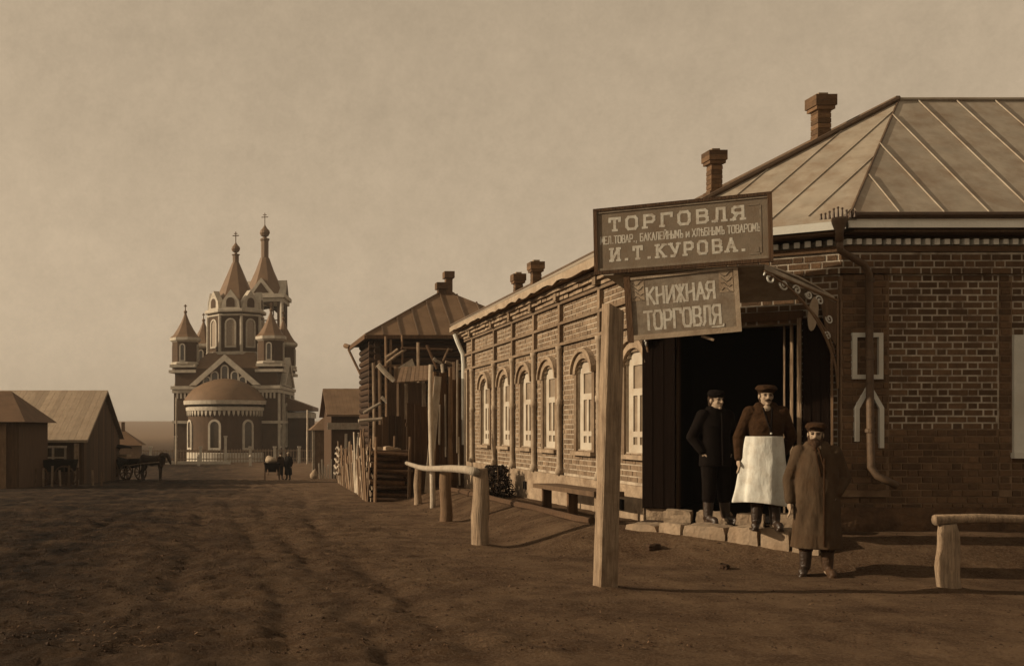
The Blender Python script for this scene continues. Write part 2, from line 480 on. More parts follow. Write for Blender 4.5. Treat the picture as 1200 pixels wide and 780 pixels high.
def ground_z(x, y):
    z = base_z(x, y)
    if -14 < x < 20 and y < 60:
        q = Vector((x, y, 0))
        rough = 1 - smooth01(0.5, 4.2, x)
        z += .016 * noise.noise(q * .9) + (.010 + .024 * rough) * noise.noise(q * 2.6)
        z += (.008 + .024 * rough) * noise.noise(Vector((x * 5.2, y * 7.5, 3)))
        if y < 24:
            z += (.005 + .017 * rough) * noise.noise(Vector((x * 13, y * 17, 9)))
        for hx2, hy2, hr2 in POSTS:
            d2 = ((x - hx2) ** 2 + (y - hy2) ** 2)
            if d2 < 1: z += .05 * math.exp(-d2 / (hr2 * hr2)) 
        # cart ruts down the street
        for rx in (-5.2, -3.7, -2.6, -1.0, 0.0, 0.75, 1.6):
            c = rx + .35 * math.sin(y * .18 + rx)
            z -= .05 * math.exp(-((x - c) / .15) ** 2) * (.6 + .4 * math.sin(y * .9 + rx * 3))
    return z
def spaced(lo, hi, step, grow, far):
    xs = []; x = lo; s = step
    while x < hi: xs.append(x); x += s
    s = step
    while x < far: xs.append(x); x += s; s *= grow
    xs.append(far)
    return xs
xs_pos = spaced(0, 10, .065, 1.10, 1400)
xs = sorted(set([-v for v in spaced(0, 5, .065, 1.08, 1400)] + xs_pos))
ys = spaced(7.2, 17, .06, 1.035, 2600)
ys = sorted([7.2 - v for v in spaced(.2, .5, .2, 1.5, 140)] + ys)
gm = MB()
gv = [(x, y, ground_z(x, y)) for y in ys for x in xs]
nx = len(xs)
gf = [(j * nx + i, j * nx + i + 1, (j + 1) * nx + i + 1, (j + 1) * nx + i) for j in range(len(ys) - 1) for i in range(nx - 1)]
me = bpy.data.meshes.new('ground'); me.from_pydata(gv, [], gf)
ground = obj('ground', me, 'ground', smooth=True)
ground['kind'] = 'structure'
# ------------------------------------------------------------------ the brick shop on the corner
shop = thing('brick_shop', 'long single-storey brick corner shop with arched windows and hipped iron roof', 'shop building', (7.4, 14.5, .3))
FL_ = Frame(A, (0, 1, 0), (-1, 0, 0))
FC_ = Frame(A, CH, CN)
FR_ = Frame(B, (1, 0, 0), (0, -1, 0))
LC = (B - A).length
COURSE = .084
EAVE = 4.14
LEFT_LEN = 11.45
WIN = [0.46, 2.60, 4.50, 6.03, 7.60, 9.40]          # window axes along the street front
PIL = [1.79, 3.78, 5.35, 6.90, 8.42, 10.55]         # slim engaged columns between them
WW, WZ0, WSP, WRI = .74, 1.23, 2.48, .24
def arch_gap(sc, w, z0, zs, ri):
    def g(z):
        if z < z0 or z > zs + ri: return None
        h = w / 2 if z <= zs else w / 2 * math.sqrt(max(0, 1 - ((z - zs) / ri) ** 2))
        return (sc - h, sc + h)
    return g
def rect_gap(s0, s1, z0, z1):
    return lambda z: (s0, s1) if z0 <= z <= z1 else None
def spans(s0, s1, z, gaps):
    cut = sorted(c for c in (g(z) for g in gaps) if c)
    out = []; a = s0
    for c0, c1 in cut:
        if c0 > a: out.append((a, min(c0, s1)))
        a = max(a, c1)
    if a < s1: out.append((a, s1))
    return [o for o in out if o[1] - o[0] > .012]
def lay(s0, s1, z0, z1, gaps, shift=0.0):
    """every brick of a wall in Flemish bond: (s0, s1, z0, z1)"""
    r = int(round(z0 / COURSE))
    z = r * COURSE
    while z + COURSE * .5 < z1:
        sp = spans(s0, s1, z + COURSE / 2, gaps)
        x = s0 - (0.1885 if r % 2 else 0.0) - shift + random.uniform(-.012, .012); k = 0
        while x < s1:
            w = .250 if k % 2 == 0 else .127
            for a, b in sp:
                p, q = max(x, a), min(x + w, b)
                if q - p > .03: yield (p, q - .014 - random.uniform(0, .004), z, z + COURSE - .014)
            x += w; k += 1
        r += 1; z = r * COURSE
def core(mb, fr, s0, s1, z0, z1, gaps, d0, d1):
    r = int(round(z0 / COURSE)); z = r * COURSE
    while z + COURSE * .5 < z1:
        for a, b in spans(s0, s1, z + COURSE / 2, gaps):
            mb.fbox(fr, a, b, z, min(z + COURSE, z1), d0, d1)
        r += 1; z = r * COURSE
wgaps = [arch_gap(s, WW, WZ0, WSP, WRI) for s in WIN]
DOOR0, DOOR1, DOORZ = .36, 1.80, 2.98
dgap = [rect_gap(DOOR0, DOOR1, 0, DOORZ)]
RW0, RW1, RWZ0, RWZ1 = 2.24, 3.06, 1.32, 2.66        # the window at the picture's right edge
rgap = [rect_gap(RW0, RW1, RWZ0, RWZ1)]
ZT_ = 3.97
wall = MB()
core(wall, FL_, 0.02, LEFT_LEN, .75, ZT_, wgaps, -.30, -.009)
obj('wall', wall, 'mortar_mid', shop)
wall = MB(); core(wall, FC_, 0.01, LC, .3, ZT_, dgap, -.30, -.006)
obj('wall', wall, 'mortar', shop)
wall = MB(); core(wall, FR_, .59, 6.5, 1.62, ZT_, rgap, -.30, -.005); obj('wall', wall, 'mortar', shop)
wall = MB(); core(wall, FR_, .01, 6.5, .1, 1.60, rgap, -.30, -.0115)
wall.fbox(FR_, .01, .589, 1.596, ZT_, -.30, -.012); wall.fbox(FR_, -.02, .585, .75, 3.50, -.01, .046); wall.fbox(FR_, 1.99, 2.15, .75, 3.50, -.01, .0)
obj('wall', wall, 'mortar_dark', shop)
wall = MB()   # the far end and the back of the house
wall.box(5.56, 13.4, 25.20, 25.44, -.4, 4.05); wall.box(13.15, 13.4, 17.0, 25.19, -.4, 4.05)
obj('wall', wall, 'mortar', shop)

# bricks: the largest in view one by one, the rest joined
def unit_brick(w, dep=.05):
    m = MB(); b = .004
    h = COURSE - .014
    vs = [(0, 0, 0), (w, 0, 0), (w, 0, h), (0, 0, h), (b, -dep * .0 - .012, b), (w - b, -.012, b), (w - b, -.012, h - b), (b, -.012, h - b)]
    m.add(vs, [(4, 5, 6, 7), (0, 1, 5, 4), (1, 2, 6, 5), (2, 3, 7, 6), (3, 0, 4, 7)])
    me = m.mesh('brick'); me.materials.append(MAT['brick']); return me
ub = {}
singles = [0]
joined = MB()
def brick(fr, s0, s1, z0, z1, d, single):
    if single and singles[0] < 300:
        key = round(s1 - s0, 2)
        if key not in ub: ub[key] = unit_brick(key)
        ang = math.atan2(fr.u.y, fr.u.x)
        place(None, 'brick', ub[key], fr.p(s0, z0, d - .012 + random.uniform(-.002, .002)), shop, (0, random.uniform(-.006, .006), ang))
        singles[0] += 1
    else:
        j = random.uniform(-.004, .003)
        b = .004
        q = [fr.p(s0, z0, d - .013), fr.p(s1, z0, d - .013), fr.p(s1, z1, d - .013), fr.p(s0, z1, d - .013),
             fr.p(s0 + b, z0 + b, d + j), fr.p(s1 - b, z0 + b, d + j), fr.p(s1 - b, z1 - b, d + j), fr.p(s0 + b, z1 - b, d + j)]
        joined.add(q, [(4, 5, 6, 7), (0, 1, 5, 4), (1, 2, 6, 5), (2, 3, 7, 6), (3, 0, 4, 7)])
for q in lay(.60, 6.4, .34, 3.50, rgap + [rect_gap(1.99, 2.15, .75, 3.5)]):                                            # the panel beside the downpipe
    brick(FR_, *q, 0, 1.62 < q[2] and .60 <= q[0] and q[1] < 2.2)
for q in lay(.0, .585, .80, 3.50, [rect_gap(.165, .435, 2.27, 2.735), rect_gap(.195, .445, 1.42, 1.86)], .06):   # corner pilaster
    brick(FR_, *q, .058, False)
for q in lay(.165, .435, 2.27, 2.735, []): brick(FR_, *q, .052, False)
for q in lay(.195, .445, 1.42, 1.86, []): brick(FR_, *q, .052, False)
for q in lay(0, .6, .34, .80, []): brick(FR_, *q, .0, False)
for q in lay(1.99, 2.15, .80, 3.50, [], .05): brick(FR_, *q, .012, False)
for q in lay(.02, LC - .01, .5, 3.50, dgap): brick(FC_, *q, 0, q[0] > 1.3 and q[2] > 3.2)
joined_main = joined; joined = MB()
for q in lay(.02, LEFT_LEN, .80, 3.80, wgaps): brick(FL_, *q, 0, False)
bs_ = obj('street_brickwork', joined, 'sunlit_brick', shop); bs_['kind'] = 'stuff'
joined = joined_main
# projecting band of three courses under the dentils
band = MB()
band.fbox(FR_, -.03, 6.4, 3.53, 3.795, -.01, .053); band.fbox(FC_, .0, LC + .03, 3.53, 3.795, -.01, .053)
obj('band_course', band, 'mortar', shop)
for q in lay(-.03, 6.4, 3.53, 3.78, []): brick(FR_, *q, .06, q[1] < 2.4)
for q in lay(.0, LC + .04, 3.53, 3.78, []): brick(FC_, *q, .06, q[0] > 1.2)
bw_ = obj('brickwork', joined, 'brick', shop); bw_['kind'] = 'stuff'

# plinth of rough plastered stone
p = MB()
N_ = 60
def rough_slab(mb, fr, s0, s1, z0, z1, d, step=.18, amp=.02):
    n = max(2, int((s1 - s0) / step)); m = max(2, int((z1 - z0) / step))
    vs = []; fs = []
    for j in range(m + 1):
        for i in range(n + 1):
            e = amp * random.uniform(-1, 1) if 0 < i < n and j < m else 0
            vs.append(fr.p(s0 + (s1 - s0) * i / n, z0 + (z1 - z0) * j / m, d + e))
    o = len(vs)
    for j in range(m):
        for i in range(n):
            a = j * (n + 1) + i
            fs.append((a, a + 1, a + n + 2, a + n + 1))
    for i in range(n + 1): vs.append(fr.p(s0 + (s1 - s0) * i / n, z1 - .002, -.02))
    for i in range(n): fs.append((m * (n + 1) + i, m * (n + 1) + i + 1, o + i + 1, o + i))
    mb.add(vs, fs)
rough_slab(p, FL_, 0, LEFT_LEN, -.25, .80, .06)
p.fbox(FL_, -.005, .012, -.25, .80, -.02, .07)
obj('plinth', p, 'plinth', shop)
p = MB(); rough_slab(p, FR_, -.03, 6.4, -.2, .62, .07, .2, .025)
obj('plinth', p, 'plinth_dark', shop)
p = MB(); rough_slab(p, FC_, -.02, DOOR0, -.2, .75, .05); rough_slab(p, FC_, DOOR1, LC, -.2, .75, .05)
obj('plinth', p, 'plinth', shop)
for a in (.74, 5.8): obj('vent', MB().fbox(FL_, a, a + .15, .43, .58, .03, .09), 'interior', shop)

# string courses and cornice of the street front
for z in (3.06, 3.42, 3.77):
    m = MB(); m.fbox(FL_, -.03, LEFT_LEN + .02, z - .024, z + .024, -.02, .055); obj('string_course', m, 'sunlit_brick', shop)
for z, d in ((3.815, .06), (3.885, .12), (3.952, .17)):
    m = MB()
    s = 0
    while s < LEFT_LEN:
        w = random.uniform(.24, .27); e = random.uniform(-.012, .012)
        m.fbox(FL_, s, s + w - .012, z, z + .062, -.02, d + e); s += w
    obj('cornice', m, 'plinth', shop)
# slim columns
def column_mesh():
    m = MB()
    prof = [(.075, .80), (.075, .90), (.052, .93), (.048, 1.00), (.046, 2.0), (.066, 2.02), (.066, 2.10), (.046, 2.12), (.045, 2.93), (.065, 2.96), (.07, 3.03)]
    m.lathe(prof, (0, 0, 0), 10)
    me = m.mesh('pilaster'); me.materials.append(MAT['cream'])
    for f in me.polygons: f.use_smooth = True
    return me
cm = column_mesh()
for s in PIL:
    q = FL_.p(s, 0, .05)
    place(None, 'pilaster', cm, q, shop)
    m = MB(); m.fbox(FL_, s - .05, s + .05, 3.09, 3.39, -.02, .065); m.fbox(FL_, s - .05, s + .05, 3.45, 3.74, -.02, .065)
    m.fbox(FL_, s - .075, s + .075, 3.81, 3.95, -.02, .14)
    obj('frieze_block', m, 'sunlit_brick', shop)
m = MB(); m.fbox(FL_, LEFT_LEN - .35, LEFT_LEN, .8, 3.03, -.02, .06); obj('corner_strip', m, 'cream', shop)

# street windows
def arch_pts(w, zs, ri, sc, n=14):
    return [(sc + w / 2 * math.cos(PI * k / n), zs + ri * math.sin(PI * k / n)) for k in range(n + 1)]
def street_window(sc, idx):
    fr = Frame(FL_.p(sc, 0, 0), FL_.u, FL_.n)
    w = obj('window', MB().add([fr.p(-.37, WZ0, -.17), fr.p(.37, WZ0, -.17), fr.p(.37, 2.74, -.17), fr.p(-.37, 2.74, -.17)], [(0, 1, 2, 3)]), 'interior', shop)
    f = MB(); d0, d1 = -.095, -.045
    for sg in (-1, 1): f.fbox(fr, *sorted((sg * .37, sg * .20)), WZ0, 2.50, d0, d1)
    f.fbox(fr, -.20, .20, WZ0, 1.37, d0, d1); f.fbox(fr, -.20, .20, 1.48, 1.56, d0, d1); f.fbox(fr, -.20, .20, 2.07, 2.17, d0, d1)
    f.fbox(fr, -.045, .045, 1.37, 1.48, d0, d1); f.fbox(fr, -.045, .045, 1.56, 2.07, d0, d1)
    f.prism([(.37, 2.50)] + arch_pts(.74, 2.50, .24, 0) + [(-.37, 2.50)], fr, d0, d1)
    obj('frame', f, 'window_paint', w)
    for a, b, z0, z1 in ((-.20, .20, 2.17, 2.50), (-.20, -.045, 1.56, 2.07), (.045, .20, 1.56, 2.07), (-.20, -.045, 1.37, 1.48), (.045, .20, 1.37, 1.48)):
        obj('pane', MB().fbox(fr, a - .005, b + .005, z0 - .005, z1 + .005, -.085, -.068), 'dull_glass', w)
    obj('sill', MB().fbox(fr, -.50, .50, 1.165, 1.228, -.16, .085), 'plinth', w)
    h = MB()
    o1 = arch_pts(.74 + .26, WSP + .02, WRI + .11, 0); i1 = arch_pts(.74 + .02, WSP + .02, WRI, 0)
    h.ring(o1, i1, fr, -.02, .045, closed=False)
    o2 = arch_pts(.74 + .36, WSP + .02, WRI + .17, 0); i2 = arch_pts(.74 + .25, WSP + .02, WRI + .105, 0)
    h.ring(o2, i2, fr, -.02, .09, closed=False)
    obj('hood_mould', h, 'plinth', w)
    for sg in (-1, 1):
        b = MB(); b.fbox(fr, *sorted((sg * .49, sg * .375)), WZ0, WSP + .02, -.02, .022); obj('surround', b, 'sunlit_brick', w)
for i, s in enumerate(WIN): street_window(s, i)

# window at the right edge, white casing
fr = Frame(FR_.p(RW0, 0, 0), FR_.u, FR_.n); ww = RW1 - RW0
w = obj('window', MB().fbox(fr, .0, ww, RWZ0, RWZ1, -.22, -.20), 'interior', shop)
c = MB(); c.fbox(fr, -.09, .06, RWZ0 - .02, RWZ1 + .0, -.03, .035); c.fbox(fr, ww - .06, ww + .09, RWZ0 - .02, RWZ1, -.03, .035)
c.fbox(fr, -.09, ww + .09, RWZ1 + .001, RWZ1 + .11, -.03, .037); c.fbox(fr, -.11, ww + .11, RWZ0 - .09, RWZ0 - .021, -.03, .07)
obj('casing', c, 'white', w)
sh = MB(); sh.fbox(fr, .061, .12, RWZ0 - .02, RWZ1, -.1, .01); sh.fbox(fr, ww - .12, ww - .061, RWZ0 - .02, RWZ1, -.1, .01); sh.fbox(fr, ww / 2 - .03, ww / 2 + .03, RWZ0 - .02, RWZ1, -.1, -.01)
obj('frame', sh, 'white', w)
for a, b in ((.12, ww / 2 - .03), (ww / 2 + .03, ww - .12)):
    obj('pane', MB().fbox(fr, a, b, RWZ0, RWZ1, -.08, -.07), 'glass', w)
# white blind niches on the corner pilaster
m = MB(); m.ring([(.11, 2.215), (.49, 2.215), (.49, 2.79), (.11, 2.79)], [(.165, 2.27), (.435, 2.27), (.435, 2.735), (.165, 2.735)], FR_, .02, .085)
obj('blind_niche', m, 'white', shop)
m = MB()
m.ring([(.14, 1.44), (.14, 1.86), (.32, 2.175), (.50, 1.86), (.50, 1.36)], [(.195, 1.44), (.195, 1.845), (.32, 2.075), (.445, 1.845), (.445, 1.36)], FR_, .02, .085, closed=False)
obj('blind_niche', m, 'white', shop)

# dentils, one by one
dm = MB().box(-.034, .034, -.045, .045, -.036, .036).mesh('dentil'); dm.materials.append(MAT['bright'])
s = .05
while s < 2.6:
    place(None, 'dentil', dm, FR_.p(s, 3.915, .075), shop, (0, 0, random.uniform(-.05, .05)), (random.uniform(.85, 1.05), 1, random.uniform(.85, 1.05))); s += .121
s = .1
while s < LC:
    place(None, 'dentil', dm, FC_.p(s, 3.915, .075), shop, (0, 0, math.atan2(CH.y, CH.x)), (random.uniform(.85, 1.05), 1, random.uniform(.9, 1.05))); s += .121
m = MB(); m.fbox(FR_, -.04, 6.4, 3.80, 3.868, -.02, .085); m.fbox(FC_, -.0, LC + .05, 3.80, 3.868, -.02, .085); obj('cornice', m, 'brick', shop)

# roof
def line_x(p, d, q, e):     # plan intersection
    den = d.x * e.y - d.y * e.x
    t = ((q.x - p.x) * e.y - (q.y - p.y) * e.x) / den
    return p + d * t
OV = .32
eL = Vector((A.x - OV, 14, 0)); eC = A + CN * OV; eR = Vector((B.x, B.y - OV, 0))
Ap = line_x(eL, Vector((0, 1, 0)), eC, CH); Bp = line_x(eC, CH, eR, Vector((1, 0, 0)))
Ap.z = Bp.z = EAVE
XE = 18.0
R1 = Vector((9.48, 14.82, 6.34)); R2 = Vector((9.48, 21.3, 6.34)); RE = Vector((XE, 14.82, 6.34))
FLc = Vector((eL.x, 25.75, EAVE)); FRc = Vector((13.74, 25.75, EAVE)); BE = Vector((XE, eR.y, EAVE))
m = MB()
m.add([Ap, R1, R2, FLc], [(0, 1, 2, 3)]); m.add([FLc, R2, FRc], [(0, 1, 2)])
m.add([R1, R2, FRc, (13.74, 14.9, EAVE)], [(0, 1, 2, 3)])
m.add([R1, RE, (XE, 17.16, EAVE), (9.6, 17.16, EAVE)], [(0, 1, 2, 3)])
m.add([Ap, Bp, R1], [(0, 1, 2)]); m.add([Bp, BE, RE, R1], [(0, 1, 2, 3)])
roof = obj('roof', m, 'roof', shop)
md = roof.modifiers.new('thick', 'SOLIDIFY'); md.thickness = .03; md.offset = -1
def seam(p, q, w=.010, h=.016):
    m = MB(); m.bar(p, q, w, h); o = obj('seam', m, 'roof', roof); return o
x = Bp.x + .16
while x < 13.2:
    t = min(1, (x - Bp.x) / (R1.x - Bp.x))
    yt = Bp.y + t * (R1.y - Bp.y); zt = EAVE + t * (R1.z - EAVE)
    t0 = min(.055, t * .4)
    seam((x, Bp.y + (R1.y - Bp.y) * t0, EAVE + (R1.z - EAVE) * t0 + .008), (x + random.uniform(-.02, .02), yt - .02, zt + .006)); x += .553
for t_ in ():          # lapped cross joints, staggered from sheet to sheet
    for k in range(9):
        xa = Bp.x + .16 + .553 * k; xb = xa + .54; tt = t_ + (.09 if k % 2 else -.05) + random.uniform(-.02, .02)
        if (xa - Bp.x) / (R1.x - Bp.x) < tt: continue
        yy = Bp.y + tt * (R1.y - Bp.y); zz = EAVE + tt * (R1.z - EAVE)
        obj('lap_joint', MB().bar((xa, yy, zz + .002), (xb, yy, zz + .0005), .014, .004), 'roof', roof)
up_s = (Vector((R1.x, R1.y, 0)) - Vector((Ap.x, Ap.y, 0))).dot(CH); Lc = (Vector((Bp.x, Bp.y, 0)) - Vector((Ap.x, Ap.y, 0))).length
s = -.5
while s < 4.2:
    # seams run up the fall of the corner slope until they meet a hip
    foot = Ap + CH * s
    inw = Vector((.857, .514, 0))
    def plane_z(pt):
        n = (Bp - Ap).cross(R1 - Ap); return Ap.z - (n.x * (pt.x - Ap.x) + n.y * (pt.y - Ap.y)) / n.z
    best = None; lo = None
    for k in range(1, 400):
        q = foot + inw * (k * .02)
        # inside triangle test in plan
        def side(a, b, c): return (b.x - a.x) * (c.y - a.y) - (b.y - a.y) * (c.x - a.x)
        s1, s2, s3 = side(Ap, Bp, q), side(Bp, R1, q), side(R1, Ap, q)
        if (s1 >= 0) == (s2 >= 0) == (s3 >= 0):
            if lo is None: lo = q
            best = q
    if best is not None and (best - lo).length > .2:
        a = lo + inw * min(.16, (best - lo).length * .3); 
        seam((a.x, a.y, plane_z(a) + .008), (best.x, best.y, plane_z(best) + .008))
    s += .42
hr = MB(); hr.tube([Ap + Vector((0, 0, .03)), R1 + Vector((0, 0, .03))], .04, 6); hr.tube([R1 + Vector((0, 0, .03)), R2 + Vector((0, 0, .03))], .05, 6); hr.tube([R2 + Vector((0, 0, .03)), FLc + Vector((0, 0, .03))], .05, 6)
obj('ridge_roll', hr, 'pipe', roof)
hr = MB(); hr.tube([Bp + Vector((0, 0, .005)), R1 + Vector((0, 0, .0))], .017, 6); obj('ridge_roll', hr, 'pipe', roof)
hr = MB(); hr.tube([R1 + Vector((0, 0, .02)), RE + Vector((0, 0, .02))], .03, 6); obj('ridge_roll', hr, 'roof', roof)
# eaves: soffit, pale fascia with a sagging lower edge, gutter
so = MB(); so.fbox(FL_, -.02, LEFT_LEN + .2, 4.03, 4.06, -.02, OV - .02); so.fbox(FC_, .05, LC - .05, 3.995, 4.025, -.02, OV - .03); so.fbox(FR_, .0, 6.4, 4.0, 4.03, -.02, OV - .02)
obj('soffit', so, 'wood_mid', shop)
fa = MB(); vs = []; n = 46
for k in range(n + 1):
    y = Ap.y + .02 + (FLc.y - Ap.y) * k / n
    lo = 4.035 + random.uniform(-.035, .02) * (1 if k % 3 else 1.4)
    for d in (0, .025): vs += [(eL.x - .03 + d, y, lo), (eL.x - .03 + d, y, EAVE - .004)]
fs = []
for k in range(n):
    a = 4 * k; b = a + 4
    fs += [(a, b, b + 1, a + 1), (a + 2, a + 3, b + 3, b + 2), (a, a + 2, b + 2, b), (a + 1, b + 1, b + 3, a + 3)]
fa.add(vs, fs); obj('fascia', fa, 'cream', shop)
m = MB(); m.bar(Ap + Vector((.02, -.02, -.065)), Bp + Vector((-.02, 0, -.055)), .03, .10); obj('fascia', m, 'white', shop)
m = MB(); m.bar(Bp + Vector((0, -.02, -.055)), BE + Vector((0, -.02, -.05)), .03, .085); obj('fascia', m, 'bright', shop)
m = MB(); m.tube([Bp + Vector((.0, -.05, .045)), BE + Vector((0, -.05, .06))], .045, 8); obj('gutter', m, 'dark_iron', shop)

# downpipe at the corner, with its hopper and crest
m = MB()
hp = Vector((7.22, 12.40, 3.98))
m.lathe([(.045, -.12), (.045, .0), (.08, .10), (.09, .14), (.09, .17)], hp, 10)
pth = [hp + Vector((0, 0, -.1)), hp + Vector((.04, .05, -.22)), (7.62, 12.58, 3.62), (7.72, 12.63, 3.50), (7.73, 12.64, 2.6), (7.74, 12.64, 1.75), (7.75, 12.64, 1.12), (7.80, 12.60, 1.02), (7.99, 12.50, .90)]
m.tube(pth, [.04, .04, .042, .043, .043, .043, .043, .043, .046], 10)
dp = obj('downpipe', m, 'pipe', shop, smooth=True)
m = MB()
for z in (3.40, 2.45, 1.55): m.lathe([(.044, 0), (.054, .005), (.054, .045), (.044, .05)], (7.735, 12.64, z), 10)
obj('clamp', m, 'pipe', dp)
m = MB()
for k in range(9):
    x = -.2 + .05 * k; hgt = .06 + .07 * math.exp(-(x / .1) ** 2)
    q = hp + Vector((x * .8, .03 - x * .4, .17)); m.tube([q, q + Vector((0, 0, hgt))], [.018, .008], 5); m.ell(q + Vector((0, 0, hgt)), (.016,) * 3, 6, 4)
obj('crest', m, 'dark_iron', dp)
m = MB()
m.tube([(5.28, 25.55, 3.95), (5.34, 25.5, 3.75), (5.46, 25.46, 3.45), (5.48, 25.46, 3.2), (5.48, 25.46, 1.2)], .055, 8); obj('downpipe', m, 'white', shop)

# chimneys
def chimney(x, y, w, z0, z1):
    m = MB(); h = w / 2
    zc = z0
    while zc < z1 - .24:
        e = random.uniform(-.004, .004)
        m.box(x - h + e, x + h + e, y - h, y + h, zc, zc + .066); m.box(x - h + .007, x + h - .007, y - h + .007, y + h - .007, zc + .0661, zc + .0799); zc += .08
    m.box(x - h + .002, x + h - .002, y - h + .002, y + h - .002, zc, z1 - .16)
    m.box(x - h - .04, x + h + .04, y - h - .04, y + h + .04, z0, z0 + (z1 - z0) * .42)
    m.box(x - h - .04, x + h + .04, y - h - .04, y + h + .04, z1 - .22, z1 - .17); m.box(x - h - .06, x + h + .06, y - h - .06, y + h + .06, z1 - .165, z1 - .08)
    m.box(x - h - .06, x + h + .06, y - h - .06, y + h + .06, z1 - .078, z1)
    c = obj('chimney', m, 'brick', shop)
    k = MB(); k.box(x - h * .7, x + h * .7, y - h * .7, y + h * .7, z1 + .001, z1 + .05); obj('cap', k, 'stone', c)
chimney(8.97, 15.9, .205, 5.6, 6.74); chimney(8.19, 17.8, .195, 5.2, 6.40); chimney(6.63, 23.2, .20, 4.3, 5.36); chimney(6.66, 24.8, .19, 4.2, 5.33)

# doorway: dark room, open leaves, door posts
m = MB()
m.fbox(FC_, .1, 2.2, .40, 3.2, -2.6, -2.5); m.fbox(FC_, .1, .2, .40, 3.2, -2.5, -.31); m.fbox(FC_, 2.1, 2.2, .40, 3.2, -2.5, -.31)
m.fbox(FC_, .1, 2.2, 3.1, 3.2, -2.5, -.31); m.fbox(FC_, .1, 2.2, .36, .44, -2.5, -.31)
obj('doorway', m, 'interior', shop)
def leaf(s0, s1, d):
    m = MB(); m.fbox(FC_, s0, s1, .52, 2.98, d, d + .045)
    o = obj('door_leaf', m, 'black_wood', shop)
    n = 3; w = (s1 - s0) / n
    for k in range(n):
        b = MB(); b.fbox(FC_, s0 + k * w + .006, s0 + (k + 1) * w - .006, .54, 2.96, d + .046, d + .058); obj('plank', b, 'black_wood', o)
    return o
leaf(-.06, .36, .06)
leaf(1.86, 2.16, .06)
m = MB(); m.fbox(FC_, .365, .395, .46, 3.0, -.10, .07); obj('door_post', m, 'wood_dark', shop)
m = MB(); m.fbox(FC_, 1.795, 1.845, .46, 3.0, -.12, .09); obj('door_post', m, 'wood', shop)
m = MB(); m.fbox(FC_, 1.70, 1.735, .46, 2.98, -.22, -.14); m.fbox(FC_, 1.62, 1.64, .46, 2.98, -.26, -.2); obj('door_post', m, 'wood', shop)
m = MB(); m.fbox(FC_, 2.165, 2.195, .5, 2.62, .03, .12); obj('door_post', m, 'wood_mid', shop)
m = MB(); m.fbox(FC_, .30, 1.86, 2.985, 3.10, -.3, .03); obj('lintel', m, 'wood_dark', shop)

# canopy over the door: iron sheet rising outwards, on iron brackets with scrolls
WL, WR = FC_.p(-.05, 3.25, .07), FC_.p(2.2, 3.25, .07)
SL, SR = Vector((4.52, 13.18, 0)), Vector((6.40, 12.36, 0))
FLf, FRf = Vector((4.66, 13.26, 3.60)), Vector((6.34, 12.46, 3.60))
can = MB(); nn = 14
vs = []
for k in range(nn + 1):
    t = k / nn
    a = WL.lerp(WR, t); b = FLf.lerp(FRf, t)
    for j in range(5):
        q = a.lerp(b, j / 4); q = q + Vector((0, 0, .05 * math.sin(j / 4 * PI))); vs.append(q)
can.add(vs, [(k * 5 + j, k * 5 + j + 1, (k + 1) * 5 + j + 1, (k + 1) * 5 + j) for k in range(nn) for j in range(4)])
canopy = obj('canopy', can, 'canopy_iron', shop)
md = canopy.modifiers.new('thick', 'SOLIDIFY'); md.thickness = .02
va = MB(); vs = []; n = 24      # scalloped valance hanging at the wall side and along the right end
for k in range(n + 1):
    q = WR.lerp(FRf, k / n) + Vector((0, 0, -.01)); d = .05 + .035 * abs(math.sin(k / n * PI * 5))
    vs += [q, q - Vector((0, 0, d))]
va.add(vs, [(2 * k, 2 * k + 1, 2 * k + 3, 2 * k + 2) for k in range(n)])
v_ = obj('valance', va, 'canopy_iron', canopy); md = v_.modifiers.new('t', 'SOLIDIFY'); md.thickness = .012
def iron_bracket(root, tip, drop):
    """flat iron frame: upright on the wall, arm out to the canopy's edge, curved brace, scrolls between"""
    root = Vector(root); tip = Vector(tip); low = root - Vector((0, 0, drop))
    b = MB(); r = .017
    b.tube([root, low], r, 6); b.tube([root - Vector((0, 0, .03)), tip - Vector((0, 0, .08))], r, 6)
    curve = []
    for k in range(15):
        t = k / 14
        e = math.sin(t * PI / 2); h = 1 - math.cos(t * PI / 2)
        curve.append(low + (tip - root) * h * .98 + Vector((0, 0, (drop - .1) * e)))
    b.tube(curve, r, 6)
    inner = [low.lerp(root, .12) + (c - low) * .72 + Vector((0, 0, .04)) for c in curve[3:13]]
    b.tube(inner, r * .7, 6)
    o = obj('bracket', b, 'bracket_iron', canopy)
    s = MB(); d = (tip - root).normalized()
    for (t, dz, rad, turn) in ((.93, -.14, .085, 1), (.74, -.14, .07, -1), (.56, -.13, .06, 1), (.40, -.12, .055, -1), (.25, -.13, .06, 1), (.12, -.30, .06, -1), (.14, -.52, .05, 1)):
        c = root.lerp(tip, t) + Vector((0, 0, dz)); pts = []
        for k in range(22):
            a = k / 21 * 2.6 * PI * turn; q = rad * (1 - k / 26)
            pts.append(c + d * (q * math.cos(a)) + Vector((0, 0, q * math.sin(a))))
        s = MB(); s.tube(pts, .012, 5); obj('scroll', s, 'white', o)
    # pierced sheet in the upper corner of the bracket
    pl = MB(); f2 = Frame(root, d, Vector((d.y, -d.x, 0)))
    pl.prism([(.02, -.06), (.30, -.06), (.20, -.45), (.03, -.60)], f2, -.004, .004); obj('corner_sheet', pl, 'wood_mid', o)
    pl = MB(); pl.prism([(.40 + .085 * math.cos(a * PI / 8), -.33 + .20 * math.sin(a * PI / 8) - .10 * math.cos(a * PI / 8)) for a in range(16)], f2, -.004, .006); obj('oval_plate', pl, 'cream', o)
iron_bracket(FC_.p(2.24, 3.22, .05), FRf + Vector((0, 0, .0)), 1.12)
